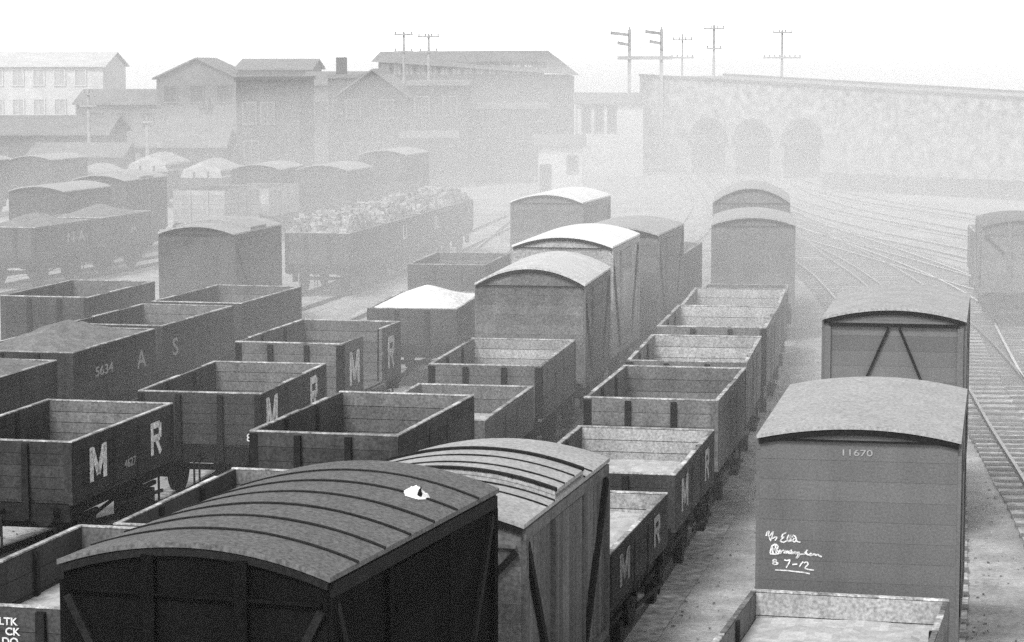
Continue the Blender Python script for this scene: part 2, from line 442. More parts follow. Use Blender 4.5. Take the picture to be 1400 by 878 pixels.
# ------------------------------------------------------------------ open wagon
def plank_wall(mb, axis, fixed, th, a0, a1, z0, z1, n, gap=0.004):
    """a wall of n horizontal boards; axis 'x' runs along x at y=fixed, axis 'y' along y at x=fixed"""
    hgt = (z1 - z0) / n
    for k in range(n):
        za, zb = z0 + k * hgt + gap, z0 + (k + 1) * hgt - gap
        tn = tone(); j = random.uniform(-0.004, 0.004)
        if axis == 'x': mb.box(a0, a1, fixed - th / 2 + j, fixed + th / 2 + j, za, zb, tn)
        else: mb.box(fixed - th / 2 + j, fixed + th / 2 + j, a0, a1, za, zb, tn)

def open_wagon(label, X, D, a, W, L, rim, paint=M_GREY, planks=5, load=None, group='open wagons in the sidings', hi=True, seed=1, door_down=False, inner=M_INNER, cap=M_CAP, cat='wagon', plain=False):
    ar = R(a); cx, cy = X + math.sin(ar) * L / 2, D + math.cos(ar) * L / 2
    t = thing('open_wagon', label, cat, (cx, cy, 0), -ar, group)
    t['rim'] = rim
    F = 1.16; th = 0.07; hw, hl = W / 2, L / 2
    DW = 0.74                                             # half the door opening
    b = MB()
    for s in (-1, 1):
        plank_wall(b, 'x', s * (hl - th / 2), th, -hw + 0.001, hw - 0.001, F, rim, planks)
        if plain: plank_wall(b, 'y', s * (hw - th / 2), th, -hl + th, hl - th, F, rim, planks)
        else:
            plank_wall(b, 'y', s * (hw - th / 2), th, -hl + th, -DW, F, rim, planks)
            plank_wall(b, 'y', s * (hw - th / 2), th, DW, hl - th, F, rim, planks)
    for s in (-1, 1):                                     # curb rails tie the two halves of each side together under the door
        b.box(s * (hw - th / 2) - th / 2, s * (hw - th / 2) + th / 2, -hl + 0.001, hl - 0.001, F - 0.06, F - 0.001)
    body = part('body', b, paint, t)
    f = MB()
    nfl = 16
    for k in range(nfl):
        y0 = -hl + th + k * (L - 2 * th) / nfl
        f.box(-hw + th, hw - th, y0 + 0.004, y0 + (L - 2 * th) / nfl - 0.004, F - 0.05, F, tone(0.75, 1.25))
    part('floor', f, inner, t)
    for s in (-1, 1):                                     # bare inner faces of the end boards
        lin = MB()
        n = planks
        for k in range(n):
            z0 = F + k * (rim - F) / n + 0.006; z1 = F + (k + 1) * (rim - F) / n - 0.006
            y = s * (hl - th) ; lin.box(-hw + th + 0.002, hw - th - 0.002, min(y, y - s * 0.012), max(y, y - s * 0.012), z0, z1, tone(0.75, 1.25))
        part('end_lining', lin, inner, t)
    if not plain:
        for s in (-1, 1):
            d = MB()
            if door_down and s == 1:
                n = planks
                for k in range(n):
                    z0 = F - 0.02 - (k + 1) * (rim - F) / n; z1 = z0 + (rim - F) / n - 0.008
                    d.box(hw + 0.03, hw + 0.095, -DW + 0.01, DW - 0.01, z0, z1, tone())
                for y in (-0.55, 0.55): d.box(hw + 0.095, hw + 0.115, y - 0.04, y + 0.04, F - 0.02 - (rim - F), F + 0.02)
            else:
                plank_wall(d, 'y', s * (hw - 0.03), 0.075, -DW + 0.008, DW - 0.008, F + 0.01, rim - 0.01, planks)
                for y in (-0.55, 0.55): d.box(s * (hw + 0.0085) - 0.012, s * (hw + 0.0085) + 0.012, y - 0.04, y + 0.04, F - 0.12, rim - 0.12, 0.7)
            part('side_door', d, paint, t)
    c = MB()
    for s in (-1, 1):
        y0, y1 = s * hl, s * (hl - th)
        c.box(-hw, hw, min(y0, y1), max(y0, y1), rim + 0.002, rim + 0.022, tone(0.7, 1.2))
        n = 6
        for k in range(n):
            ya = -hl + th + k * (L - 2 * th) / n; yb = ya + (L - 2 * th) / n
            if door_down and s == 1 and abs((ya + yb) / 2) < 0.8: continue
            if hsh(seed, k, s) < 0.15:                    # strip worn away here, only its thin backing left
                c.box(s * (hw - th / 2) - th / 2 + 0.004, s * (hw - th / 2) + th / 2 - 0.004, ya - 0.002, yb + 0.002, rim + 0.001, rim + 0.006, 0.35); continue
            c.box(s * (hw - th / 2) - th / 2, s * (hw - th / 2) + th / 2, ya + 0.001, yb - 0.001, rim + 0.002, rim + 0.02 + random.uniform(-0.003, 0.004), tone(0.6, 1.25))
    part('capping_strip', c, cap, t)
    for s in (-1, 1):
        for px in (-0.17 * W, 0.17 * W):
            p = MB(); y = s * (hl + 0.035)
            p.hexa([(px - 0.06, y - 0.035, F - 0.3), (px + 0.06, y - 0.035, F - 0.3), (px + 0.06, y + 0.035, F - 0.3), (px - 0.06, y + 0.035, F - 0.3),
                    (px - 0.05, y - 0.035, rim - 0.03), (px + 0.05, y - 0.035, rim - 0.03), (px + 0.05, y + (0.035 if s < 0 else 0.0), rim - 0.03), (px - 0.05, y + (0.035 if s < 0 else 0.0), rim - 0.03)])
            part('end_post', p, M_IRON if hi else paint, t)
    if hi:
        for sx in (-1, 1):
            for sy in (-1, 1):
                p = MB(); x = sx * (hw + 0.004); y = sy * (hl + 0.004)
                p.box(min(x, x - sx * 0.01), max(x, x - sx * 0.01), min(y, y - sy * 0.16), max(y, y - sy * 0.16), F, rim - 0.02)
                p.box(min(x, x - sx * 0.14), max(x, x - sx * 0.14), min(y, y - sy * 0.01), max(y, y - sy * 0.01), F, rim - 0.02)
                part('corner_plate', p, paint if random.random() < 0.5 else M_IRON, t)
            for y in (-DW - 0.06, DW + 0.06):
                p = MB(); x = sx * (hw - th - 0.02)
                p.hexa([(x - 0.03, y - 0.05, F), (x + 0.03, y - 0.05, F), (x + 0.03, y + 0.05, F), (x - 0.03, y + 0.05, F),
                        (x - 0.015, y - 0.05, rim - 0.02), (x + 0.018, y - 0.05, rim - 0.02), (x + 0.018, y + 0.05, rim - 0.02), (x - 0.015, y + 0.05, rim - 0.02)])
                part('side_knee', p, M_IRON, t)
    gear(t, W, L, hi)
    if load: add_load(t, W, L, rim, load, seed)
    return t

# ------------------------------------------------------------------ covered van
def arc_pts(W, h, rise, n=18):
    return [(-W / 2 + W * i / n, h + rise * (1 - (2 * i / n - 1) ** 2)) for i in range(n + 1)]
def roof_shell(mb, W, y0, y1, h, rise, th=0.045, ny=12, seed=0, sag=0.012):
    n = 18; P = arc_pts(W, h, rise, n)
    def top(i, j):
        y = y0 + (y1 - y0) * j / ny
        return (P[i][0], y, P[i][1] + th + sag * (fbm(P[i][0] * 2.2 + seed * 5, y * 2.2, seed) - 0.5) * (0 if j in (0, ny) or i in (0, n) else 1))
    def bot(i, j):
        y = y0 + (y1 - y0) * j / ny; return (P[i][0], y, P[i][1])
    for j in range(ny):
        for i in range(n):
            mb.quad(top(i, j), top(i + 1, j), top(i + 1, j + 1), top(i, j + 1))
            mb.quad(bot(i, j + 1), bot(i + 1, j + 1), bot(i + 1, j), bot(i, j))
        mb.quad(top(0, j), top(0, j + 1), bot(0, j + 1), bot(0, j)); mb.quad(top(n, j + 1), top(n, j), bot(n, j), bot(n, j + 1))
    for j in (0, ny):
        for i in range(n): mb.quad(bot(i, j), bot(i + 1, j), top(i + 1, j), top(i, j))
def roof_rib(mb, W, y, wd, h, rise, th=0.045, proud=0.014):
    n = 18; P = arc_pts(W, h, rise, n)
    for i in range(n):
        a, b = P[i], P[i + 1]
        mb.hexa([(a[0], y - wd / 2, a[1] + th - 0.01), (b[0], y - wd / 2, b[1] + th - 0.01), (b[0], y + wd / 2, b[1] + th - 0.01), (a[0], y + wd / 2, a[1] + th - 0.01),
                 (a[0], y - wd / 2, a[1] + th + proud), (b[0], y - wd / 2, b[1] + th + proud), (b[0], y + wd / 2, b[1] + th + proud), (a[0], y + wd / 2, a[1] + th + proud)])

def van(label, X, D, a, W, L, eave, rise=0.2, paint=M_GREY, roof=M_ROOF_P, ribs=0, hatch=False, end='posts', side='framed', group='covered vans in the sidings', hi=True, seed=1, rib_m=M_STRIP, cat='van'):
    ar = R(a); cx, cy = X + math.sin(ar) * L / 2, D + math.cos(ar) * L / 2
    t = thing('covered_van', label, cat, (cx, cy, 0), -ar, group)
    W2, L2 = W - 0.08, L - 0.1                            # body inside the roof overhang
    hw, hl = W2 / 2, L2 / 2; F = 1.13; th = 0.06
    b = MB()
    np_ = 10
    P = arc_pts(W2, eave, rise * 0.96, 18)
    for s in (-1, 1):
        plank_wall(b, 'x', s * (hl - th / 2), th, -hw + 0.001, hw - 0.001, F, eave, np_, 0.0012)
        y0, y1 = s * hl - (0.055 if s > 0 else 0.005), s * hl + (0.005 if s < 0 else -0.005) 
        ya, yb = min(s * (hl - 0.004), s * (hl - th + 0.004)), max(s * (hl - 0.004), s * (hl - th + 0.004))
        for i in range(18):
            p, q = P[i], P[i + 1]
            b.hexa([(p[0], ya, eave + 0.001), (q[0], ya, eave + 0.001), (q[0], yb, eave + 0.001), (p[0], yb, eave + 0.001),
                    (p[0], ya, max(p[1], eave + 0.002)), (q[0], ya, max(q[1], eave + 0.002)), (q[0], yb, max(q[1], eave + 0.002)), (p[0], yb, max(p[1], eave + 0.002))], 1.0)
        if side == 'vertical':
            n = 26
            for k in range(n):
                ya = -hl + th + k * (L2 - 2 * th) / n
                j = random.uniform(-0.006, 0.006)
                b.box(s * (hw - th / 2) - th / 2 + j, s * (hw - th / 2) + th / 2 + j, ya + 0.004, ya + (L2 - 2 * th) / n - 0.004, F, eave, tone(0.7, 1.25))
        else:
            plank_wall(b, 'y', s * (hw - th / 2), th, -hl + th, hl - th, F, eave, np_, 0.0012)
    b.box(-hw + th, hw - th, -hl + th, hl - th, F - 0.03, F + 0.02)
    part('body', b, paint, t)
    # roof
    r = MB(); rs = MB()
    if hatch:
        yh = L / 6
        roof_shell(r, W, -L / 2, L / 2, eave, rise, ny=14, seed=seed)
        ro = part('roof', r, roof, t, False)
        hm = MB(); roof_shell(hm, W - 0.02, -yh, yh, eave + 0.10, rise, seed=seed + 3, ny=8)
        for s in (-1, 1):                                  # upstand of the raised middle
            Pq = arc_pts(W - 0.02, eave, rise, 18)
            for i in range(18):
                p, q = Pq[i], Pq[i + 1]; y = s * (yh - 0.03)
                hm.hexa([(p[0], y - 0.02, p[1] + 0.05), (q[0], y - 0.02, q[1] + 0.05), (q[0], y + 0.02, q[1] + 0.05), (p[0], y + 0.02, p[1] + 0.05),
                         (p[0], y - 0.02, p[1] + 0.10), (q[0], y - 0.02, q[1] + 0.10), (q[0], y + 0.02, q[1] + 0.10), (p[0], y + 0.02, p[1] + 0.10)], 0.4)
        ho = part('roof_hatch', hm, roof, t)
        if ribs:
            for y in (-yh * 0.34, yh * 0.34):
                m_ = MB(); roof_rib(m_, W - 0.02, y, 0.035, eave + 0.10, rise); part('roof_strip', m_, rib_m, ho)
            for y in (-yh + 0.04, yh - 0.04):
                m_ = MB(); roof_rib(m_, W, y, 0.08, eave + 0.10, rise, proud=0.03); part('roof_strip', m_, rib_m, ho)
            for y in (-yh - 0.42, -yh - 0.05, yh + 0.05, yh + 0.45):
                m_ = MB(); roof_rib(m_, W, y, 0.035, eave, rise); part('roof_strip', m_, rib_m, ro)
    else:
        roof_shell(r, W, -L / 2, L / 2, eave, rise, ny=14, seed=seed)
        ro = part('roof', r, roof, t)
        for k in range(ribs):
            y = -L / 2 + L * (k + 1) / (ribs + 1)
            m_ = MB(); roof_rib(m_, W, y, 0.045, eave, rise); part('roof_strip', m_, rib_m, ro)
    for s in (-1, 1):                                      # dark hoop under the roof edge at each end
        m_ = MB(); Pq = arc_pts(W2 + 0.02, eave, rise * 0.97, 18)
        y = s * (hl + 0.02)
        for i in range(18):
            p, q = Pq[i], Pq[i + 1]
            m_.hexa([(p[0], y - 0.018, p[1] - 0.07), (q[0], y - 0.018, q[1] - 0.07), (q[0], y + 0.018, q[1] - 0.07), (p[0], y + 0.018, p[1] - 0.07),
                     (p[0], y - 0.018, p[1] - 0.003), (q[0], y - 0.018, q[1] - 0.003), (q[0], y + 0.018, q[1] - 0.003), (p[0], y + 0.018, p[1] - 0.003)])
        part('roof_hoop', m_, M_STRIP, t)
        yy = s * (hl + 0.03)
        if end == 'posts':
            for px in (-0.16 * W, 0.18 * W):
                m_ = MB(); m_.box(px - 0.06, px + 0.06, yy - 0.032, yy + 0.032, F - 0.05, eave + rise * 0.62); part('end_post', m_, paint, t)
            m_ = MB(); z = eave - 0.20
            xs = (-hw + 0.05, -0.16 * W - 0.06, -0.16 * W + 0.06, 0.18 * W - 0.06, 0.18 * W + 0.06, hw - 0.05)
            for k in (0, 2, 4): m_.box(xs[k], xs[k + 1], yy - 0.02, yy + 0.02, z - 0.015, z + 0.015)
            part('end_rail', m_, paint, t)
            for px in (-1, 1):
                m_ = MB(); m_.bar((px * (hw - 0.05), yy, eave - 0.26), (px * (0.18 * W + 0.12), yy, F + 1.2), 0.07, 0.05, up=(0, 1, 0)); part('diagonal_brace', m_, M_STRIP, t)
        elif end == 'vee':
            m_ = MB(); m_.box(-hw + 0.08, hw - 0.08, yy - 0.03, yy + 0.03, eave - 0.10, eave - 0.045); part('end_rail', m_, M_STRIP, t)
            for px in (-1, 1):
                m_ = MB(); m_.bar((px * 0.09, yy - 0.002, eave - 0.12), (px * 1.05, yy - 0.002, F + 0.2), 0.04, 0.035, up=(0, 1, 0)); part('diagonal_brace', m_, M_STRIP, t)
            for px in (-1, 1):
                m_ = MB(); m_.box(px * (hw - 0.06) - 0.05, px * (hw - 0.06) + 0.05, yy - 0.026, yy + 0.026, F, eave - 0.11); part('corner_post', m_, paint, t)
        elif end == 'plain':
            m_ = MB(); m_.box(-hw + 0.02, hw - 0.02, yy - 0.012, yy + 0.006, eave - 0.02, eave + 0.004); part('end_rail', m_, M_STRIP, t)
    for s in (-1, 1):
        x = s * (hw + 0.02)
        m_ = MB(); m_.box(x - 0.025, x + 0.025, -hl + 0.02, hl - 0.02, eave - 0.14, eave - 0.02); part('cantrail', m_, M_STRIP if paint in (M_BLACK, M_DARK) else paint, t)
        if side == 'framed':
            d = MB(); plank_wall(d, 'y', s * (hw + 0.022), 0.04, -0.74, 0.74, F + 0.04, eave - 0.17, 9)
            for z in (F + 0.3, eave - 0.55): d.box(x + s * 0.022 - 0.012, x + s * 0.022 + 0.014, -0.72, 0.72, z - 0.04, z + 0.04, 0.7)
            part('side_door', d, paint, t)
            for y in (-hl + 0.06, -0.82, 0.82, hl - 0.06):
                m_ = MB(); m_.box(x - 0.025, x + 0.025, y - 0.055, y + 0.055, F, eave - 0.145); part('side_post', m_, paint, t)
            for y0, y1 in ((-hl + 0.12, -0.90), (hl - 0.12, 0.90)):
                m_ = MB(); m_.bar((x, y0, eave - 0.2), (x, y1, F + 0.08), 0.08, 0.045, up=(1, 0, 0)); part('side_brace', m_, M_STRIP, t)
        else:
            for y in (-hl + 0.06, -L / 6, L / 6, hl - 0.06):
                m_ = MB(); m_.box(x - 0.03, x + 0.035, y - 0.055, y + 0.055, F, eave - 0.145, 0.7); part('side_post', m_, paint, t)
            for y0, y1 in ((-hl + 0.12, -L / 6 - 0.1), (hl - 0.12, L / 6 + 0.1)):
                m_ = MB(); m_.bar((x + s * 0.01, y0, eave - 0.2), (x + s * 0.01, y1, F + 0.05), 0.10, 0.06, up=(1, 0, 0)); part('side_brace', m_, M_STRIP, t)
            d = MB()
            for k in range(8):
                y0 = -L / 6 + 0.07 + k * (L / 3 - 0.14) / 8
                d.box(x - 0.02, x + 0.012, y0 + 0.004, y0 + (L / 3 - 0.14) / 8 - 0.004, F + 0.03, eave - 0.16, tone(0.7, 1.2))
            part('side_door', d, paint, t)
        m_ = MB(); m_.box(s * (hw + 0.015) - 0.03, s * (hw + 0.015) + 0.03, -hl, hl, F - 0.09, F - 0.003, 1.0); part('bottom_rail', m_, M_MID if side == 'vertical' else paint, t)
    gear(t, W2, L2, hi)
    return t

def paint_MR(t, W, L, rim, ys=(-1.62, 1.35), z=None, hgt=0.62, m=M_LET):
    z = z or (1.16 + (rim - 1.16) * 0.5)
    for ch, y, sx in (('M', ys[0], 0.72), ('R', ys[1], 0.56)):
        o = link('lettering', letter_block(ch).mesh('lettering', m), t); on_side(o, W / 2 + 0.012, y, z, sx, hgt)


# ------------------------------------------------------------------ the yard: railway tracks
TR = {
 'A': [(-24, -20), (-15.5, 22), (-11.03, 44.4), (-9.9, 49.9), (-7.68, 60.6), (-6.6, 65.2), (-4.6, 75), (-2.6, 88), (-1, 104), (1, 130)],
 'B': [(-27, -12), (-16, 41), (-11.6, 61.8), (-9.24, 73), (-6.65, 85.3), (-5.6, 91), (-3.6, 102), (-2.6, 108), (0.5, 130)],
 'E': [(-31, 30), (-19.2, 82.5), (-16.4, 93.3), (-15.2, 97.8), (-10, 116), (-4, 136)],
 'F': [(-34, 40), (-20.1, 92.7), (-18.7, 98.3), (-17.2, 104), (-15.5, 111), (-11, 128)],
 '2': [(-22, -20), (-11.5, 24), (-8.09, 39.3), (-5.67, 45), (-4.6, 51.2), (-2.46, 61.2), (-1.75, 66), (1.11, 81), (2.3, 85.6), (6, 103), (9, 122), (11.5, 150), (13, 200)],
 '3': [(-16, -20), (-5.44, 26.5), (-4.09, 31.9), (-2.85, 37.4), (-1.57, 42.9), (-0.53, 48.4), (0.38, 53.9), (1.19, 59.4), (2.62, 65), (3.75, 70.7), (5.2, 80), (6.6, 92), (8.8, 110), (11.5, 135), (14, 200)],
 '5': [(-14, -18), (-2.73, 20.9), (-1.06, 26.2), (0.13, 31.5), (1.31, 37), (2.38, 42.5), (3.37, 47.9), (4.28, 53.4), (5.15, 59), (5.95, 64.6), (6.85, 71.2), (7.46, 77.9), (8.3, 87), (10.2, 105), (12.5, 130), (15, 200)],
 '6': [(-5, -18), (2.75, 23.8), (4.12, 29.5), (6.45, 42), (8.6, 55), (10.3, 68), (11.4, 80), (12.0, 92), (12.2, 105), (13, 125), (15.5, 160), (17, 200)],
 '7': [(1, -18), (8.9, 34), (11.4, 55.7), (12.9, 70.6), (13.8, 85), (14.1, 98), (13.9, 112), (14.0, 130), (16, 165), (17.5, 200)],
 '8': [(16, 8), (20.2, 45), (19.6, 60), (18.4, 75), (16.7, 89.2), (14.8, 105.6), (13.2, 118), (12.6, 132), (14.5, 160), (16.5, 200)],
 'd': [(7, 8), (12.3, 52), (15.35, 75), (16.15, 80.6), (16.4, 92), (15.6, 108), (14.6, 122), (14.4, 140), (16, 165), (17.2, 200)],
 'e': [(38, 50), (35, 78), (31.5, 98), (27.5, 115), (23.5, 130), (20, 148), (18.8, 170), (18.8, 200)],
 '9': [(26, 8), (25.6, 45), (23.9, 65), (21.7, 85), (19.0, 103), (18.05, 108.6), (16.4, 118), (14.8, 135), (15.6, 162), (17, 200)],
 '0': [(31, 30), (30, 60), (27.6, 82), (24.2, 102), (20.5, 120), (17.6, 140), (17.4, 165), (18, 200)],
}
def track_bed(pts, level):
    path = smooth_path(pts); mb = MB(); prev = None
    for i, p in enumerate(path):
        a = path[max(0, i - 1)]; b = path[min(len(path) - 1, i + 1)]
        d = (b - a).normalized(); nrm = Vector((d.y, -d.x, 0)); wv = 1.28 + 0.2 * (fbm(i * 0.7, level * 100, 4) - 0.5)
        cur = [p - nrm * wv + Vector((0, 0, level)), p + nrm * wv + Vector((0, 0, level))]
        if prev: mb.quad(prev[0], prev[1], cur[1], cur[0], tone=0.8 + 0.4 * hsh(i, level * 1000))
        prev = cur
    o = link('track_bed', mb.mesh('track_bed', M_BED)); o['kind'] = 'structure'
def sleepers(pts):
    path = smooth_path(pts, 0.8); mb = MB()
    for i in range(1, len(path) - 1):
        p = path[i]
        if p.y < 25 or p.y > 150: continue
        d = (path[i + 1] - path[i - 1]).normalized(); n_ = Vector((d.y, -d.x, 0)) * 1.3; u = d * 0.125
        z0, z1 = Vector((0, 0, 0.0)), Vector((0, 0, random.uniform(0.045, 0.07)))
        q = [p - n_ - u, p + n_ - u, p + n_ + u, p - n_ + u]
        mb.hexa([v + z0 for v in q] + [v + z1 for v in q], tone())
    o = link('sleepers', mb.mesh('sleepers', M_SLEEP)); o['kind'] = 'structure'
for i_, k in enumerate(TR):
    track(TR[k], M_RMAIN if k in '890de' else None)
    track_bed(TR[k], 0.004 + 0.003 * i_)
    if k in '678d': sleepers(TR[k])

OPEN = []
# lettered wagons on the second siding
G_MR = 'grey lettered coal wagons'
wg = open_wagon('nearest M R coal wagon, empty, with a faint number between its two letters', -8.09, 39.27, 12.3, 2.36, 4.63, 2.10, M_DARK, 5, seed=1, group=G_MR)
paint_MR(wg, 2.36, 4.63, 2.10, (-1.25, 1.42), None, 0.56)
text_side('4627', wg, M_LETF, 1.2, 0.15, 1.4, 0.26, 0.2); text_end('8', wg, M_LETF, -0.6, -2.325, 1.4, 0.2, 0.2)
wg = open_wagon('second M R coal wagon of its row, empty, with a pale figure on its end', -5.67, 44.99, 10.5, 2.33, 4.6, 2.10, M_GREY, 5, seed=2, group=G_MR)
paint_MR(wg, 2.33, 4.6, 2.10, (-1.65, 1.30), None, 0.72)
text_side('26', wg, M_LETF, 1.185, -0.3, 1.35, 0.4, 0.26); text_end('8', wg, M_LET, 0.93, -2.31, 1.3, 0.2, 0.2)
wg = open_wagon('M R coal wagon with its side door dropped open between the two letters', -4.6, 51.2, 12.5, 2.3, 4.6, 2.30, M_MID, 5, seed=3, group=G_MR, door_down=True)
paint_MR(wg, 2.3, 4.6, 2.30, (-1.45, 1.45), None, 0.7)
wg = open_wagon('open wagon heaped with a white peaked load, dark underframe showing, beside the arched van', -2.46, 61.16, 8, 2.24, 4.56, 2.02, M_GREY, 4, 'lime', seed=4, group='open wagons in the sidings')
open_wagon('plain open wagon half hidden behind the white heaped load', -1.9, 72.3, 9, 2.3, 4.6, 2.2, M_GREY, 5, 'flatcoal', seed=5, hi=False)

# third siding: empties in the foreground, then covered vans
wg = open_wagon('low empty wagon at the bottom left corner with white lettering on its end', -5.44, 26.54, 13.5, 2.31, 4.59, 2.23, M_GREY, 4, 'sandlow', seed=6)
for s, x, z in (('LTK', 0.0, 2.07), ('CK', 0.05, 1.96), ('DO', 0.02, 1.85)): text_end(s, wg, M_LET, x, -2.305, z, 0.125, 0.115, bold=0.02)
open_wagon('empty wagon mostly hidden behind the big near-black van roof, showing one bare side', -4.09, 31.93, 13.2, 2.29, 4.65, 2.07, M_GREY, 4, seed=7)
open_wagon('deep empty wagon with pale worn rim, standing directly behind the ribbed dark van roof', -2.85, 37.42, 13.1, 2.35, 4.71, 2.48, M_GREY, 6, seed=8, inner=M_MID)
open_wagon('shallow wagon with a pale load between two deeper empty wagons', -1.57, 42.92, 10.8, 2.26, 4.65, 1.91, M_MID, 3, 'sandlow', seed=9)
open_wagon('empty pale lined wagon coupled in front of the big arched grey van', -0.53, 48.41, 9.6, 2.24, 4.65, 2.18, M_MID, 5, seed=10, inner=M_PALE)
G_V = 'covered vans in the sidings'
van('tall grey van with a high arched pale roof and plain boarded end, mid yard', 0.38, 53.88, 9.1, 2.42, 4.65, 3.25, 0.36, M_MID, M_ROOF_L, 0, end='plain', seed=11)
van('van with the whitest low curved roof, coupled behind the high arched grey van', 1.19, 59.43, 10.9, 2.44, 4.66, 3.66, 0.24, M_PALE, M_ROOF_W, 0, end='plain', seed=12)
van('grey van peeping out to the right behind the white roofed van', 2.62, 65.02, 12.0, 2.44, 4.65, 3.56, 0.2, M_MID, M_ROOF_P, 0, end='plain', seed=13, hi=False)
open_wagon('dark wagon at the tail of the white roofed vans, beside the curving track', 3.75, 70.7, 10.5, 2.3, 4.6, 2.65, M_DARK, 7, 'flatcoal', seed=14, hi=False)

# fifth line: the dark van, the hatch-roofed van, then empties and vans curving away
v1 = van('big near-black van in the foreground with a grey ribbed canvas roof', -2.73, 20.93, 17.6, 2.54, 4.6, 3.76, 0.22, M_BLACK, M_ROOF_G, 6, end='posts', side='framed', seed=15)
v2 = van('upright boarded van with raised middle roof section, right behind the big dark van', -1.06, 26.21, 13.6, 2.44, 4.58, 3.2, 0.2, M_MID, M_ROOF_P, 4, hatch=True, end='posts', side='vertical', seed=16)
wg = open_wagon('low wagon with a pale bright load emerging beyond the raised roof van', 0.13, 31.53, 12.6, 2.29, 4.63, 1.85, M_GREY, 3, 'sand', seed=17, inner=M_PALE)
paint_MR(wg, 2.29, 4.63, 1.85, (-1.3, 1.3), None, 0.42, M_LETM)
wg = open_wagon('low wagon with a shadowed pale load, second beyond the raised roof van', 1.31, 36.97, 11.6, 2.3, 4.66, 1.96, M_GREY, 4, 'sandlow', seed=18, inner=M_PALE)
paint_MR(wg, 2.3, 4.66, 1.96, (-1.4, 1.3), None, 0.5, M_LETM)
open_wagon('deeper empty wagon with bright rims, third in the long middle train of empties', 2.38, 42.48, 11.1, 2.33, 4.61, 2.32, M_MID, 5, seed=19, inner=M_MID)
open_wagon('empty pale lined wagon, fourth in the long middle train of empties', 3.37, 47.91, 9.1, 2.33, 4.63, 2.31, M_MID, 5, seed=20, inner=M_PALE)
open_wagon('empty pale lined wagon, fifth in the long middle train of empties', 4.28, 53.37, 9.3, 2.35, 4.65, 2.4, M_MID, 5, seed=21, inner=M_PALE)
open_wagon('last pale empty before the two hazy vans of the long middle train', 5.15, 58.95, 8.3, 2.33, 4.65, 2.3, M_MID, 5, seed=22, inner=M_PALE, hi=False)
open_wagon('low dark coal wagon tucked under the end of the hazy middle van', 5.92, 64.6, 7.5, 2.3, 4.65, 1.9, M_DARK, 3, 'flatcoal', seed=23, hi=False)
van('hazy grey van, nearer of the pair ending the long middle train', 6.92, 71.6, 5.5, 2.4, 4.66, 3.38, 0.22, M_MID, M_ROOF_P, 0, end='plain', seed=24, hi=False)
van('faint hazy van, farther of the pair ending the long middle train', 7.46, 77.9, 5.9, 2.4, 4.65, 3.67, 0.45, M_MID, M_ROOF_P, 0, end='plain', seed=25, hi=False)

# sixth line: the right-hand vans
open_wagon('open wagon with a pale load and chalk-white rim, below the chalked van', 2.75, 23.81, 14.1, 2.28, 4.65, 1.97, M_MID, 3, 'sand', seed=26, inner=M_PALE)
TN[:] = [0.95, 1.05]
p1 = van('large pale roofed van with chalk handwriting on its boarded end', 4.12, 29.46, 11.1, 2.42, 4.75, 3.59, 0.14, M_LGREY, M_ROOF_P, 0, end='plain', side='framed', seed=27)
TN[:] = [0.82, 1.18]
van('van with an inverted V of braces on its end, behind the chalked van', 6.45, 42.0, 11, 2.42, 4.7, 3.72, 0.18, M_LGREY, M_ROOF_P, 0, end='vee', seed=28)

# first sidings, left
G_A = 'dark high coal wagons on the left'
wg = open_wagon('dark wagon heaped with grey slack, cut by the left edge of the view', -11.03, 44.43, 11.9, 2.3, 4.68, 2.23, M_DARK, 5, 'slack', seed=29, group=G_A)
wg = open_wagon('dark wagon with a smooth peaked heap of grey slack and faint letters', -9.9, 49.91, 12.3, 2.31, 4.65, 2.27, M_DARK, 5, 'slack', seed=30, group=G_A)
text_side('5634', wg, M_LETF, 1.185, -0.75, 1.75, 0.5, 0.28); text_side('A', wg, M_LETF, 1.165, 1.45, 1.7, 0.8, 0.55)
wg = open_wagon('empty dark wagon directly behind the peaked slack heap', -8.85, 55.25, 13.2, 2.33, 4.64, 2.25, M_DARK, 5, seed=31, group=G_A)
text_side('S', wg, M_LETF, 1.175, -1.6, 1.7, 0.8, 0.55)
open_wagon('empty dark wagon in front of the coal train, last of the left-hand dark row', -7.68, 60.6, 13.2, 2.33, 4.65, 2.23, M_DARK, 5, seed=32, group=G_A)
open_wagon('empty wagon with two dark end posts, at the left edge behind the slack heaps', -11.6, 61.78, 12.3, 2.34, 4.64, 2.26, M_GREY, 5, seed=33)
van('van with a raised middle roof section standing alone, left of the heaped coal train', -9.24, 73.0, 12.2, 2.36, 4.6, 3.03, 0.22, M_GREY, M_ROOF_P, 0, hatch=True, end='plain', side='framed', seed=34)
G_K = 'coal train with heaped lumps'
kx = [(-6.65, 85.32), (-5.63, 90.85), (-4.62, 96.4), (-3.6, 101.9)]
kl = ['first wagon of the heaped coal train, its square end facing the viewer', 'second wagon of the heaped coal train, white letter strokes on its side', 'third wagon of the heaped coal train, under the top of the long heap', 'last wagon of the heaped coal train, fading into haze']
kt = ['', 'LI', 'IL', '']
for i, (x, y) in enumerate(kx):
    wg = open_wagon(kl[i], x, y, 10.3, 2.3, 4.65, 2.22, M_GREY, 6, 'lumps', seed=35 + i, group=G_K, hi=i == 0)
    if kt[i]: text_side(kt[i], wg, M_LET, 1.165, 0.4, 1.7, 1.1, 0.75)

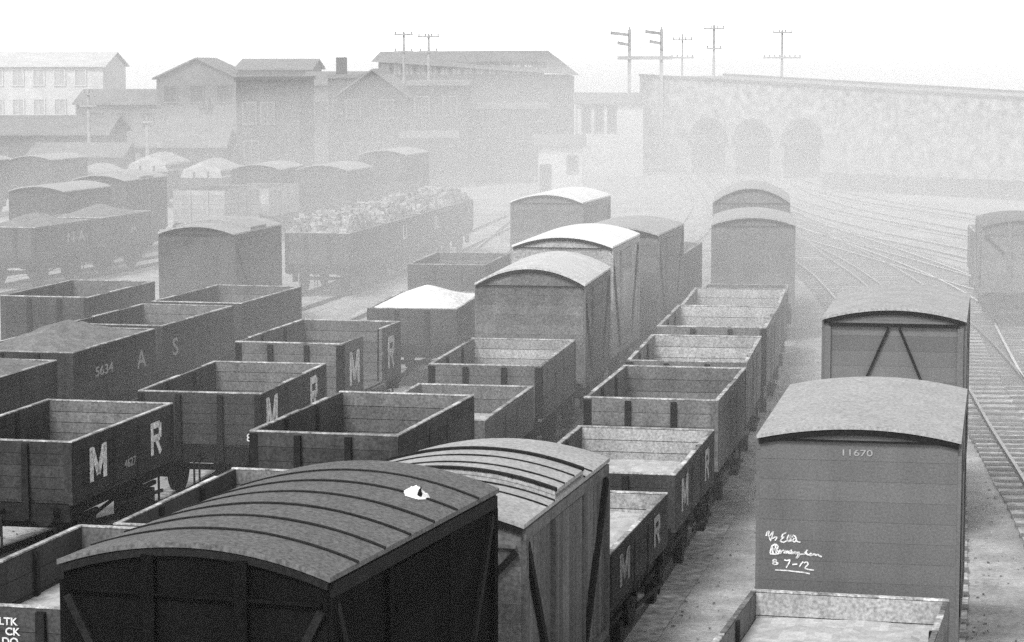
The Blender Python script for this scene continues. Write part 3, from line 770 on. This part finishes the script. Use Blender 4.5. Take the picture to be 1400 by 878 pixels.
# upper left rows
G_G = 'pale loaded wagons, upper left'
wg = open_wagon('lettered wagon with a pale load at the far left edge, upper rows', -17.85, 87.9, 15, 2.3, 4.65, 2.25, M_GREY, 5, 'slack', seed=41, group=G_G)
text_side('N A', wg, M_LETM, 1.165, 1.0, 1.7, 0.9, 0.55)
wg = open_wagon('pale loaded wagon left of the lone raised roof van', -16.4, 93.3, 15, 2.3, 4.65, 2.25, M_GREY, 5, 'slack', seed=42, group=G_G)
text_side('A', wg, M_LETF, 1.165, 0.6, 1.7, 0.9, 0.55)
van('squat dark van cut by the left edge, upper left rows', -18.7, 98.3, 14, 2.4, 4.65, 2.95, 0.2, M_DARK, M_ROOF_P, 0, end='plain', seed=43, hi=False)
van('hazy van with a raised middle roof section in the upper left rows', -17.2, 104.0, 14, 2.42, 4.65, 3.1, 0.22, M_GREY, M_ROOF_P, 0, hatch=True, end='plain', side='framed', seed=44, hi=False)
G_H = 'pale private wagons'
open_wagon('pale boarded wagon right of the hazy raised roof van', -13.4, 107, 13, 2.32, 4.65, 2.55, M_LIME, 7, 'flatcoal', seed=45, group=G_H, hi=False)
wg = open_wagon('pale boarded wagon lettered COLE on its end', -12.1, 112.6, 12, 2.4, 4.65, 2.35, M_LIME, 7, 'flatcoal', seed=46, group=G_H, hi=False)
text_end('COLE', wg, M_LET, 0.5, -2.335, 1.85, 0.42, 0.55)
van('long hazy van behind the pale lettered wagon', -12.1, 118.3, 9, 2.42, 4.65, 2.95, 0.22, M_GREY, M_ROOF_P, 0, end='plain', seed=47, hi=False)
van('hazy van above the front of the heaped coal train', -9.1, 119.5, 12, 2.6, 4.65, 2.85, 0.25, M_GREY, M_ROOF_P, 0, end='plain', seed=48, hi=False)
for lb_, x_, y_, ev_ in (('hazy dark van, left of two at the far left under the low shed', -28.6, 128, 2.9), ('hazy dark van, right of two at the far left under the low shed', -25.2, 131, 2.9)):
    van(lb_, x_, y_, 14, 2.4, 4.65, ev_, 0.2, M_DARK, M_ROOF_P, 0, end='plain', seed=61, hi=False, group='hazy vans far left')
van('tall hazy van in front of the dark gabled warehouse', -6.5, 126, 12, 2.5, 4.65, 3.35, 0.22, M_GREY, M_ROOF_P, 0, end='plain', seed=49, hi=False)
van('pale roofed van standing alone behind the white roofed van, middle distance', 1.11, 80.94, 13.5, 2.42, 4.66, 3.5, 0.26, M_MID, M_ROOF_W, 0, end='plain', seed=50, hi=False)
G_T = 'sheeted wagons far left'
open_wagon('white sheeted wagon, tallest tent of the far left three', -20.1, 138, 10, 2.3, 4.65, 2.35, M_GREY, 5, 'tarp', seed=51, group=G_T, hi=False)
open_wagon('white sheeted wagon, rightmost of the far left three', -17.0, 137, 10, 2.35, 4.65, 2.05, M_GREY, 5, 'tarp', seed=52, group=G_T, hi=False)
open_wagon('white sheeted wagon, lowest and leftmost of the far left three', -23.2, 136, 10, 2.35, 4.65, 1.8, M_GREY, 3, 'tarp', seed=53, group=G_T, hi=False)
van('hazy van cut by the right edge of the view, beside the running lines', 15.35, 75.0, 8, 2.42, 4.65, 3.1, 0.2, M_MID, M_ROOF_G, 0, end='posts', side='framed', seed=58, hi=False)
open_wagon('hazy open wagon coupled behind the van at the right edge', 16.15, 80.6, 7, 2.3, 4.65, 2.5, M_GREY, 6, 'slack', seed=59, hi=False)
t = thing('boundary_wall', 'low dark boundary wall across the ground below the viaduct', 'wall', (19.5, 157, 0), math.atan2(-13, 11.5))
mb = MB()
for k in range(12): mb.box(k * 1.45 + 0.004, k * 1.45 + 1.446, -0.15, 0.15, 0, 1.05 + 0.12 * hsh(k, 3), tone(0.7, 1.3))
part('wall', mb, M_BRICK, t)

# ------------------------------------------------------------------ chalk writing on the van end
def stroke(mb, pts, wd):
    for k in range(len(pts) - 1):
        (x0, z0), (x1, z1) = pts[k], pts[k + 1]
        mb.bar((x0, 0, z0), (x1, 0, z1), wd, 0.005, up=(0, 1, 0))
def chalk():
    # pixel strokes measured on the van end, 1 px = 8.6 mm
    S = {
     'N': [[(175, 285), (185, 240), (215, 225), (200, 270), (225, 330), (235, 350)], [(205, 300), (262, 228), (255, 260), (238, 330)], [(250, 318), (285, 295), (310, 300), (285, 340)]],
     'E': [[(420, 235), (375, 262), (362, 300), (395, 290), (365, 318), (345, 345), (390, 358), (430, 335), (440, 285), (455, 262)], [(430, 300), (448, 350), (470, 330), (478, 262), (480, 345)],
           [(458, 290), (505, 285)], [(520, 300), (500, 330), (520, 352), (545, 325), (535, 280), (500, 262)], [(545, 330), (560, 345), (595, 350)]],
     'B': [[(225, 500), (245, 410), (285, 385), (325, 405), (315, 440), (265, 450), (320, 465), (340, 495), (290, 510), (225, 505)], [(250, 420), (262, 500)], [(290, 400), (300, 500)],
           [(345, 450), (350, 500), (370, 465), (395, 455)], [(395, 495), (410, 455), (420, 500), (440, 460), (455, 498), (470, 462), (482, 500), (500, 470)], [(482, 446), (488, 470)],
           [(500, 470), (510, 500), (530, 465), (545, 500)], [(560, 470), (548, 490), (568, 498), (582, 470), (575, 530), (545, 550), (570, 510), (610, 495), (645, 495)], [(680, 440), (640, 500), (665, 475), (682, 500), (705, 500)],
           [(705, 500), (725, 480), (740, 500), (720, 512), (705, 500)], [(745, 505), (765, 485), (785, 508), (805, 490), (825, 510), (855, 520)]],
     'K': [[(310, 580), (270, 575), (260, 600), (310, 610), (330, 625), (285, 640), (255, 625), (310, 590)], ], 'L': [[(400, 575), (430, 585), (475, 570), (455, 620), (425, 672)], [(500, 630), (560, 622)]],
     'Q': [
           [(630, 590), (605, 620), (585, 655)], [(640, 605), (675, 590), (695, 615), (665, 650), (650, 672), (700, 685), (765, 690)]],
     'U': [[(290, 705), (450, 708), (560, 718), (640, 722), (715, 738)]],
    }
    for k in S:
        mb = MB()
        for st in S[k]:
            # zoom of 8.75; left body edge at x=90 in the zoom
            pts = [((px - 90) / 8.75 * 0.0086 - 1.17, 2.46 - (pz - 225) / 8.75 * 0.0086) for px, pz in st]
            stroke(mb, pts, 0.015 if k != 'B' else 0.018)
        o = part('chalk_writing', mb, M_CHALK, p1); o.location = (0, -4.75 / 2 + 0.0435, 0)
chalk()
text_end('11670', p1, M_LETF, -0.02, -2.329, 3.44, 0.155, 0.105)

# ------------------------------------------------------------------ buildings
def wall_box(mb, x0, x1, y0, y1, z1, n=1):
    mb.box(x0, x1, y0, y1, 0, z1)
def window(t, x, z, wd, ht, y, frame=M_BRICK2, pane=M_PANE, mull=2):
    f = MB(); d = 0.12
    f.box(x - wd / 2 - 0.1, x + wd / 2 + 0.1, y - 0.09, y + 0.05, z - ht / 2 - 0.1, z - ht / 2)
    f.box(x - wd / 2 - 0.1, x + wd / 2 + 0.1, y - 0.09, y + 0.05, z + ht / 2, z + ht / 2 + 0.1)
    f.box(x - wd / 2 - 0.1, x - wd / 2, y - 0.09, y + 0.05, z - ht / 2, z + ht / 2); f.box(x + wd / 2, x + wd / 2 + 0.1, y - 0.09, y + 0.05, z - ht / 2, z + ht / 2)
    for k in range(1, mull): f.box(x - wd / 2 + wd * k / mull - 0.025, x - wd / 2 + wd * k / mull + 0.025, y - 0.07, y + 0.03, z - ht / 2, z + ht / 2)
    o = part('window', f, frame, t)
    p = MB(); p.box(x - wd / 2, x + wd / 2, y - 0.035, y + 0.02, z - ht / 2, z + ht / 2); part('pane', p, pane, o)
def gable_roof(mb, x0, x1, y0, y1, e, r, axis, oh=0.3, th=0.12):
    if axis == 'y':                                        # ridge runs away from the viewer, gable faces the viewer
        xm = (x0 + x1) / 2; s = (r - e) / (xm - x0)
        for sx in (-1, 1):
            xe = (x0 - oh) if sx < 0 else (x1 + oh); ze = e - oh * s
            mb.hexa([(xe, y0 - oh, ze), (xm, y0 - oh, r), (xm, y1 + oh, r), (xe, y1 + oh, ze), (xe, y0 - oh, ze + th), (xm, y0 - oh, r + th), (xm, y1 + oh, r + th), (xe, y1 + oh, ze + th)])
    else:
        ym = (y0 + y1) / 2; s = (r - e) / (ym - y0)
        for sy in (-1, 1):
            ye = (y0 - oh) if sy < 0 else (y1 + oh); ze = e - oh * s
            mb.hexa([(x0 - oh, ye, ze), (x1 + oh, ye, ze), (x1 + oh, ym, r), (x0 - oh, ym, r), (x0 - oh, ye, ze + th), (x1 + oh, ye, ze + th), (x1 + oh, ym, r + th), (x0 - oh, ym, r + th)])
def gable_wall(mb, x0, x1, y0, y1, e, r, axis):
    mb.box(x0, x1, y0, y1, 0, e)
    if axis == 'y':
        xm = (x0 + x1) / 2
        b = [(x0, y0), (x1, y0), (x1, y1), (x0, y1)]
        mb.quad((x0, y0, e), (x1, y0, e), (xm, y0, r)); mb.quad((x1, y1, e), (x0, y1, e), (xm, y1, r))
    else:
        ym = (y0 + y1) / 2
        mb.quad((x0, y1, e), (x0, y0, e), (x0, ym, r)); mb.quad((x1, y0, e), (x1, y1, e), (x1, ym, r))
def building(name, label, cat, cx, D, wdt, dep, eave, ridge, axis='y', rz=0, wm=M_BRICK, rm=M_SLATE, wins=(), doors=(), chim=(), group='goods buildings at the back of the yard'):
    t = thing(name, label, cat, (cx, D, 0), rz, group)
    x0, x1 = -wdt / 2, wdt / 2
    mb = MB(); gable_wall(mb, x0, x1, 0, dep, eave, ridge, axis); part('wall', mb, wm, t)
    mb = MB(); gable_roof(mb, x0, x1, 0, dep, eave, ridge, axis); ro = part('roof', mb, rm, t)
    for x, y, h in chim:
        mb = MB(); mb.box(x - 0.4, x + 0.4, y - 0.35, y + 0.35, eave, ridge + h); mb.box(x - 0.47, x + 0.47, y - 0.42, y + 0.42, ridge + h - 0.25, ridge + h - 0.1); 
        for k in (-0.2, 0.2): mb.cyl((x + k, y, ridge + h), (x + k, y, ridge + h + 0.35), 0.12, 0.1, 8)
        part('chimney', mb, M_BRICK2, ro)
    for wi in wins: window(t, *wi)
    for x, wd, ht in doors:
        mb = MB(); mb.box(x - wd / 2, x + wd / 2, -0.05, 0.03, 0, ht); mb.box(x - 0.03, x + 0.03, -0.08, -0.05, 0, ht); part('door', mb, M_TIMB, t)
    return t
def wrow(xs, z, wd, ht, y=0.0, **k): return [(x, z, wd, ht, y) for x in xs]

building('brick_warehouse', 'dark gabled brick warehouse with a low canopy, centre of the skyline buildings', 'warehouse', -8.9, 160, 4.4, 14, 5.9, 7.45, 'y', 0, M_BRICK, M_SLATE,
         wrow((-1.2, 0.9), 5.0, 0.8, 1.1) + wrow((-1.3, 0.2), 2.2, 0.9, 1.2), ((1.3, 1.3, 2.4),))
t = thing('hoist_tower', 'flat topped dark block joined to the right of the gabled warehouse', 'warehouse', (-4.75, 160.2, 0), 0, 'goods buildings at the back of the yard')
mb = MB(); mb.box(-1.9, 1.9, 0, 13, 0, 6.5); part('wall', mb, M_BRICK, t)
mb = MB(); mb.box(-2.05, 2.05, -0.15, 13.15, 6.502, 6.75); part('roof', mb, M_SLATE, t)
for wi in wrow((-1.0, 0.8), 5.2, 0.8, 1.1) + wrow((0.9,), 2.4, 0.9, 1.2): window(t, *wi)
mb = MB(); mb.hexa([(-2.4, -1.3, 3.2), (1.4, -1.3, 3.2), (1.4, -0.002, 3.55), (-2.4, -0.002, 3.55), (-2.4, -1.3, 3.3), (1.4, -1.3, 3.3), (1.4, -0.002, 3.65), (-2.4, -0.002, 3.65)]); part('canopy', mb, M_SLATE, t)

t = thing('goods_shed', 'long goods shed with a band of clerestory windows and a sloping right end', 'shed', (-2.6, 186, 0), 0, 'goods buildings at the back of the yard')
mb = MB(); mb.box(-7.6, 7.2, 0, 20, 0, 6.95); part('wall', mb, M_BRICK, t)
mb = MB(); mb.box(-7.3, 5.0, 0.4, 19.6, 6.953, 8.0); part('clerestory', mb, M_BRICK2, t)
mb = MB(); mb.hexa([(-7.8, -0.3, 8.0), (7.6, -0.3, 7.0), (7.6, 20.3, 7.0), (-7.8, 20.3, 8.0), (-7.3, 3, 8.75), (5.3, 3, 8.85), (5.3, 17, 8.85), (-7.3, 17, 8.75)])
part('roof', mb, M_SLATE, t)
for k in range(13):
    x = -6.8 + k * 0.88
    window(t, x, 7.45, 0.55, 0.75, 0.4, M_BRICK2, M_PANEL, 2)
for k in range(5): window(t, -5.6 + k * 2.4, 4.3, 0.9, 1.4, 0.0, M_BRICK2, M_PANE, 2)

t = thing('brick_store', 'dark flat topped store with a narrow pier at its right side', 'store', (-14.6, 152, 0), 0, 'goods buildings at the back of the yard')
mb = MB(); mb.box(-2.1, 1.9, 0, 9, 0, 6.9); part('wall', mb, M_BRICK, t)
mb = MB(); mb.box(-2.2, 2.0, -0.1, 9.1, 6.902, 7.1); part('parapet', mb, M_BRICK, t)
mb = MB(); mb.box(0.4, 1.75, -0.5, -0.002, 0, 6.6); part('pier', mb, M_BRICK, t)
for wi in wrow((-1.3, -0.2), 4.9, 0.7, 1.2) + wrow((-1.2,), 2.6, 0.8, 1.2): window(t, *wi)
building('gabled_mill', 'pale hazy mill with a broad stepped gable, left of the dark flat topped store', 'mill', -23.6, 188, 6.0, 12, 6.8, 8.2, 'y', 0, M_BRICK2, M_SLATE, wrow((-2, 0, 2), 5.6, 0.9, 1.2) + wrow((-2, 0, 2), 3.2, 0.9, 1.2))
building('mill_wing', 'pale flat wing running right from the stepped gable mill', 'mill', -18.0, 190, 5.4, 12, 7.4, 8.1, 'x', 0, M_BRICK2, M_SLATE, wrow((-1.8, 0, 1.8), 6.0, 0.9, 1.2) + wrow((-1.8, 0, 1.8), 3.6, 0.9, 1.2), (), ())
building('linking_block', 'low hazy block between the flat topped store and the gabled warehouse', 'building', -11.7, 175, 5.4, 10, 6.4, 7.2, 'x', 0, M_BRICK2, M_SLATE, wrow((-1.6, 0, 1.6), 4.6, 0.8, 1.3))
t = building('terrace_block', 'very faint long block with rows of windows at the far left of the skyline', 'building', -38.6, 205, 10.5, 12, 7.6, 8.7, 'x', 0, M_WASH_GLARE, M_WASH_GLARE,  # white walls and roof paint in the glare of the burnt-out sky
         [q + (M_WASH_GLARE, M_PANEL) for q in wrow((-3.4, -1.7, 0, 1.7, 3.4), 6.7, 0.8, 1.2) + wrow((-3.4, -1.7, 0, 1.7, 3.4), 4.3, 0.8, 1.2)], (), ())
building('low_shed', 'long low dark shed under the faint terrace, far left', 'shed', -30.2, 160, 8.5, 9, 3.4, 4.4, 'x', 0, M_BRICK, M_SLATE, wrow((-2.5, 0, 2.5), 2.0, 0.9, 1.0))
building('yard_store', 'low dark store left of the tented wagons', 'store', -25.6, 147, 5.2, 6, 2.5, 3.1, 'x', 0, M_BRICK, M_SLATE, (), ((0.4, 1.2, 2.0),))
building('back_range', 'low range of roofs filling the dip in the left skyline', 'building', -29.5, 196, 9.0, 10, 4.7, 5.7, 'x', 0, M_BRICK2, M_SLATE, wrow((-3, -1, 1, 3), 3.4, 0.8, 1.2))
building('coal_office', 'long low range behind the tented wagons, below the stepped gable mill', 'building', -17.5, 158, 8.6, 7, 3.6, 4.6, 'x', 0, M_BRICK, M_SLATE, wrow((-3, -1.2, 1.4, 3.2), 2.2, 0.9, 1.1), (), ((-2.2, 3.5, 0.7),))
t = thing('flat_store', 'dark flat topped store in front of the long goods shed, right of the hoist block', 'store', (0.1, 166, 0), 0, 'goods buildings at the back of the yard')
mb = MB(); mb.box(-2.9, 2.3, 0, 9, 0, 4.9); part('wall', mb, M_BRICK, t)
mb = MB(); mb.box(-3.0, 2.4, -0.1, 9.1, 4.902, 5.15); part('parapet', mb, M_SLATE, t)
for wi in wrow((-1.6, 0.2, 1.5), 3.4, 0.8, 1.2): window(t, *wi)
t = thing('tall_block', 'narrow tall dark block rising between the flat topped store and the gabled warehouse', 'building', (-11.3, 168, 0), 0, 'goods buildings at the back of the yard')
mb = MB(); mb.box(-1.0, 1.1, 0, 7, 0, 6.9); part('wall', mb, M_BRICK, t)
mb = MB(); mb.box(-1.1, 1.2, -0.1, 7.1, 6.902, 7.15); ro = part('roof', mb, M_SLATE, t)
mb = MB(); mb.box(-0.6, 0.1, 2, 2.8, 7.153, 8.3); part('chimney', mb, M_BRICK, ro)
for wi in wrow((-0.4, 0.5), 4.9, 0.5, 1.0): window(t, *wi)
building('cart_shed', 'low dark shed with two wide doorways, in front of the stepped gable mill', 'shed', -19.8, 150, 5.0, 5, 3.0, 3.9, 'x', 0, M_BRICK, M_SLATE, (), ((-1.4, 1.4, 2.2), (0.2, 1.4, 2.2)))
building('white_office', 'pale whitewashed building with thin dark posts, under the bridge gantry', 'building', 6.9, 176, 4.6, 6, 5.1, 5.7, 'x', 0, M_WASH_GLARE, M_SLATE, wrow((-1.7, -0.8, 0.1), 4.0, 0.45, 1.7), ())
building('white_lean_to', 'small whitewashed shed at the foot of the long goods shed', 'shed', 2.9, 150, 2.6, 5, 3.0, 3.5, 'x', 0, M_WASH_GLARE, M_SLATE, wrow((0.7,), 1.9, 0.5, 0.9), ((-0.9, 0.7, 1.9),))

# ------------------------------------------------------------------ road viaduct on the right
def viaduct():
    P0 = Vector((9.3, 183, 0)); P1 = Vector((40.0, 148, 0)); d = (P1 - P0); Ln = d.length
    ang = math.atan2(d.y, d.x)
    t = thing('road_viaduct', 'long sloping masonry viaduct with three arches, right skyline', 'viaduct', P0, ang)
    dep = 9.0
    def top(s): return 6.95 - 1.75 * (s / Ln)
    arches = [(7.0, 1.65, 3.75), (11.3, 1.65, 3.75), (15.9, 1.65, 3.85)]
    def low(s):
        for c, hw_, ht in arches:
            if abs(s - c) < hw_: return ht - 1.65 + math.sqrt(max(0, 1.65 ** 2 - (s - c) ** 2))
        return 0.0
    cuts = [0.0, Ln]
    for c, hw_, ht in arches: cuts += [c - hw_ + 2 * hw_ * k / 16 for k in range(17)]
    cuts = sorted(cuts)
    mb = MB()
    for a, b in zip(cuts, cuts[1:]):
        m = (a + b) / 2; za, zb = (low(a + 1e-4), low(b - 1e-4)) if low(m) > 0 else (0, 0)
        mb.hexa([(a, 0, za), (b, 0, zb), (b, dep, zb), (a, dep, za), (a, 0, top(a)), (b, 0, top(b)), (b, dep, top(b)), (a, dep, top(a))])
    part('wall', mb, M_WALL, t)
    for c, hw_, ht in arches:
        mb = MB(); n = 16
        for k in range(n):
            a0, a1 = math.pi * k / n, math.pi * (k + 1) / n
            q = [(c + r_ * math.cos(a_), ht - 1.65 + r_ * math.sin(a_)) for r_ in (1.655, 2.0) for a_ in (a0, a1)]
            mb.hexa([(q[0][0], -0.05, q[0][1]), (q[1][0], -0.05, q[1][1]), (q[1][0], -0.003, q[1][1]), (q[0][0], -0.003, q[0][1]),
                     (q[2][0], -0.05, q[2][1]), (q[3][0], -0.05, q[3][1]), (q[3][0], -0.003, q[3][1]), (q[2][0], -0.003, q[2][1])], tone())
        part('arch_ring', mb, M_BRICK, t)
        mb = MB()                                          # dark shell added along barrel and piers, painting in the arch's inner shade
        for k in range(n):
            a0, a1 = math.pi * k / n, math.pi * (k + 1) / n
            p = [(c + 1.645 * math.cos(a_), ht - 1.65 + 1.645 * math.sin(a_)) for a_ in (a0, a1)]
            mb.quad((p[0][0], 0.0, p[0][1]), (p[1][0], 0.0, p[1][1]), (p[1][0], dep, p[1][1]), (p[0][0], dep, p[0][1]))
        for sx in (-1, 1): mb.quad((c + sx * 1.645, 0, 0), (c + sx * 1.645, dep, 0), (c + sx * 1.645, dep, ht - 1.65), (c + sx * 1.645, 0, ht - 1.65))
        part('arch_shade', mb, M_STRIP, t)
    n = 24
    for y0, y1 in ((-0.12, 0.35), (dep - 0.35, dep + 0.12)):
        mb = MB()
        for k in range(n):
            a, b = Ln * k / n + 0.01, Ln * (k + 1) / n - 0.01
            mb.hexa([(a, y0, top(a) + 0.003), (b, y0, top(b) + 0.003), (b, y1, top(b) + 0.003), (a, y1, top(a) + 0.003), (a, y0, top(a) + 0.16), (b, y0, top(b) + 0.16), (b, y1, top(b) + 0.16), (a, y1, top(a) + 0.16)], tone(0.7, 1.2))
        part('coping', mb, M_BRICK2, t)
    return t
viaduct()

# ------------------------------------------------------------------ poles, signals, gantry
def pole(label, X, D, H, arms, r=0.11, name='telegraph_pole', cat='telegraph pole', group='telegraph poles on the skyline'):
    t = thing(name, label, cat, (X, D, 0), 0, group)
    mb = MB(); mb.cyl((0, 0, 0), (0, 0, H), r * 1.3, r * 0.8, 10); part('post', mb, M_POLE, t)
    for z, wd in arms:
        mb = MB(); mb.box(-wd / 2, wd / 2, -0.19, -0.11, z - 0.06, z + 0.06)
        a = part('crossarm', mb, M_POLE, t)
        n = max(2, int(wd / 0.35))
        for k in range(n):
            x = -wd / 2 + 0.1 + (wd - 0.2) * k / (n - 1)
            mb = MB(); mb.cyl((x, -0.15, z + 0.06), (x, -0.15, z + 0.22), 0.05, 0.07, 8); part('insulator', mb, M_POLE, a)
    return t
pole('telegraph pole with two short crossarms, left of the pair above the warehouse', -7.4, 172, 10.0, ((9.85, 1.3), (8.7, 1.3)))
pole('telegraph pole with two short crossarms, right of the pair above the warehouse', -5.7, 172, 9.9, ((9.7, 1.5), (8.7, 1.3)))
pole('tall thin pole standing behind the viaduct, nearest to the gantry', 15.4, 192, 10.8, ((10.5, 1.6), (9.0, 1.2)))
pole('thin pole behind the viaduct with a broad crossarm low down, rightmost pole', 20.5, 191, 10.4, ((10.2, 1.5), (8.3, 2.9)))
pole('faint short pole between the gantry and the tall thin pole', 13.4, 198, 10.2, ((9.7, 1.6), (8.3, 1.8)), 0.08)
pole('small pole with one crossarm in the dip of the left skyline', -25.3, 150, 6.4, ((5.4, 1.0), (6.1, 0.7)))
pole('short pole rising among the tented wagons', -20.8, 143, 4.9, ((4.6, 0.6),))

t = thing('signal_gantry', 'signal gantry of two posts and a deck, standing over the white building', 'signal gantry', (9.6, 181, 0))
for x in (-1.15, 1.15):
    mb = MB(); mb.box(x - 0.12, x + 0.12, -0.12, 0.12, 0, 10.3); part('post', mb, M_POLE, t)
mb = MB(); mb.box(-2.0, 1.9, -0.3, 0.3, 8.15, 8.4); part('deck', mb, M_POLE, t)
mb = MB()
for k in range(8): mb.box(-2.0 + k * 0.54, -1.96 + k * 0.54, -0.3, -0.26, 8.402, 9.0)
mb.box(-2.0, 1.86, -0.3, -0.26, 9.002, 9.06); part('handrail', mb, M_POLE, t)
for x, z, wd in ((-1.15, 9.9, 1.4), (-1.15, 9.2, 0.9), (1.15, 10.0, 1.2), (1.15, 9.3, 0.9)):
    mb = MB(); s = -1
    mb.hexa([(x - wd, -0.2, z + 0.02), (x - 0.13, -0.2, z - 0.1), (x - 0.13, -0.16, z - 0.1), (x - wd, -0.16, z + 0.02), (x - wd, -0.2, z + 0.30), (x - 0.13, -0.2, z + 0.14), (x - 0.13, -0.16, z + 0.14), (x - wd, -0.16, z + 0.30)])
    part('signal_arm', mb, M_POLE, t)
mb = MB(); mb.cyl((-1.15, 0, 10.3), (-1.15, 0, 10.6), 0.1, 0.02, 8); mb.cyl((1.15, 0, 10.3), (1.15, 0, 10.6), 0.1, 0.02, 8); part('finial', mb, M_POLE, t)

# ------------------------------------------------------------------ lineside growth, sacks, stones
t = thing('sack', 'pale crumpled sack on the ground under the nearest M R wagon end', 'sack', (-8.0, 37.6, 0), R(20))
mb = MB(); g = []
for j in range(9):
    row = []
    for i in range(13):
        u = -1 + i / 6; v = -1 + j / 4
        z = 0.32 * (1 - abs(u) ** 2.5) * (1 - abs(v) ** 2.5) * (0.7 + 0.6 * fbm(u * 2 + 5, v * 2, 3)) + 0.004
        row.append((u * 0.42, v * 0.25, z))
    g.append(row)
for j in range(8):
    for i in range(12): mb.quad(g[j][i], g[j][i + 1], g[j + 1][i + 1], g[j + 1][i])
part('cloth', mb, M_SHEET, t)

t = thing('paper_scrap', 'crumpled white scrap lying on the right slope of the ribbed dark van roof', 'scrap', (-0.925, 23.8, 3.925))
t.rotation_euler = (0, R(13), R(-17.6))
for cx_, cy_, r_, nm in ((0, 0, 0.115, 'sheet'), (0.05, -0.06, 0.028, 'fold')):
    mb = MB(); g = []
    for j in range(9):
        row = []
        for i in range(13):
            a_ = 2 * math.pi * i / 12; q = j / 8; rr = r_ * q * (0.85 + 0.35 * hsh(i % 12, 7))
            row.append((cx_ + rr * 1.1 * math.cos(a_), cy_ + rr * math.sin(a_), (0.075 if nm == 'sheet' else 0.09) * (1 - q ** 2) * (0.6 + 0.8 * hsh(i % 12, j)) + 0.004))
        g.append(row)
    for j in range(8):
        for i in range(12): mb.quad(g[j][i], g[j][i + 1], g[j + 1][i + 1], g[j + 1][i])
    part(nm, mb, M_LIMEP if nm == 'sheet' else M_STRIP, t)

mb = MB(); rn = random.Random(5)
for _ in range(9000):
    y = 22 + 60 * rn.random() ** 1.6; x = rn.uniform(-9, 17) * (0.4 + y / 70)
    mb.lump((x, y, 0.01), rn.uniform(0.012, 0.035), tone=rn.uniform(0.5, 1.5))
o = link('ballast_stones', mb.mesh('ballast_stones', M_PEB)); o['kind'] = 'stuff'

for _o in C.objects:
    if 'label' in _o and _o.parent is None and len(_o['label'].split()) > 16: print('LONG', len(_o['label'].split()), _o.name, _o['label'])
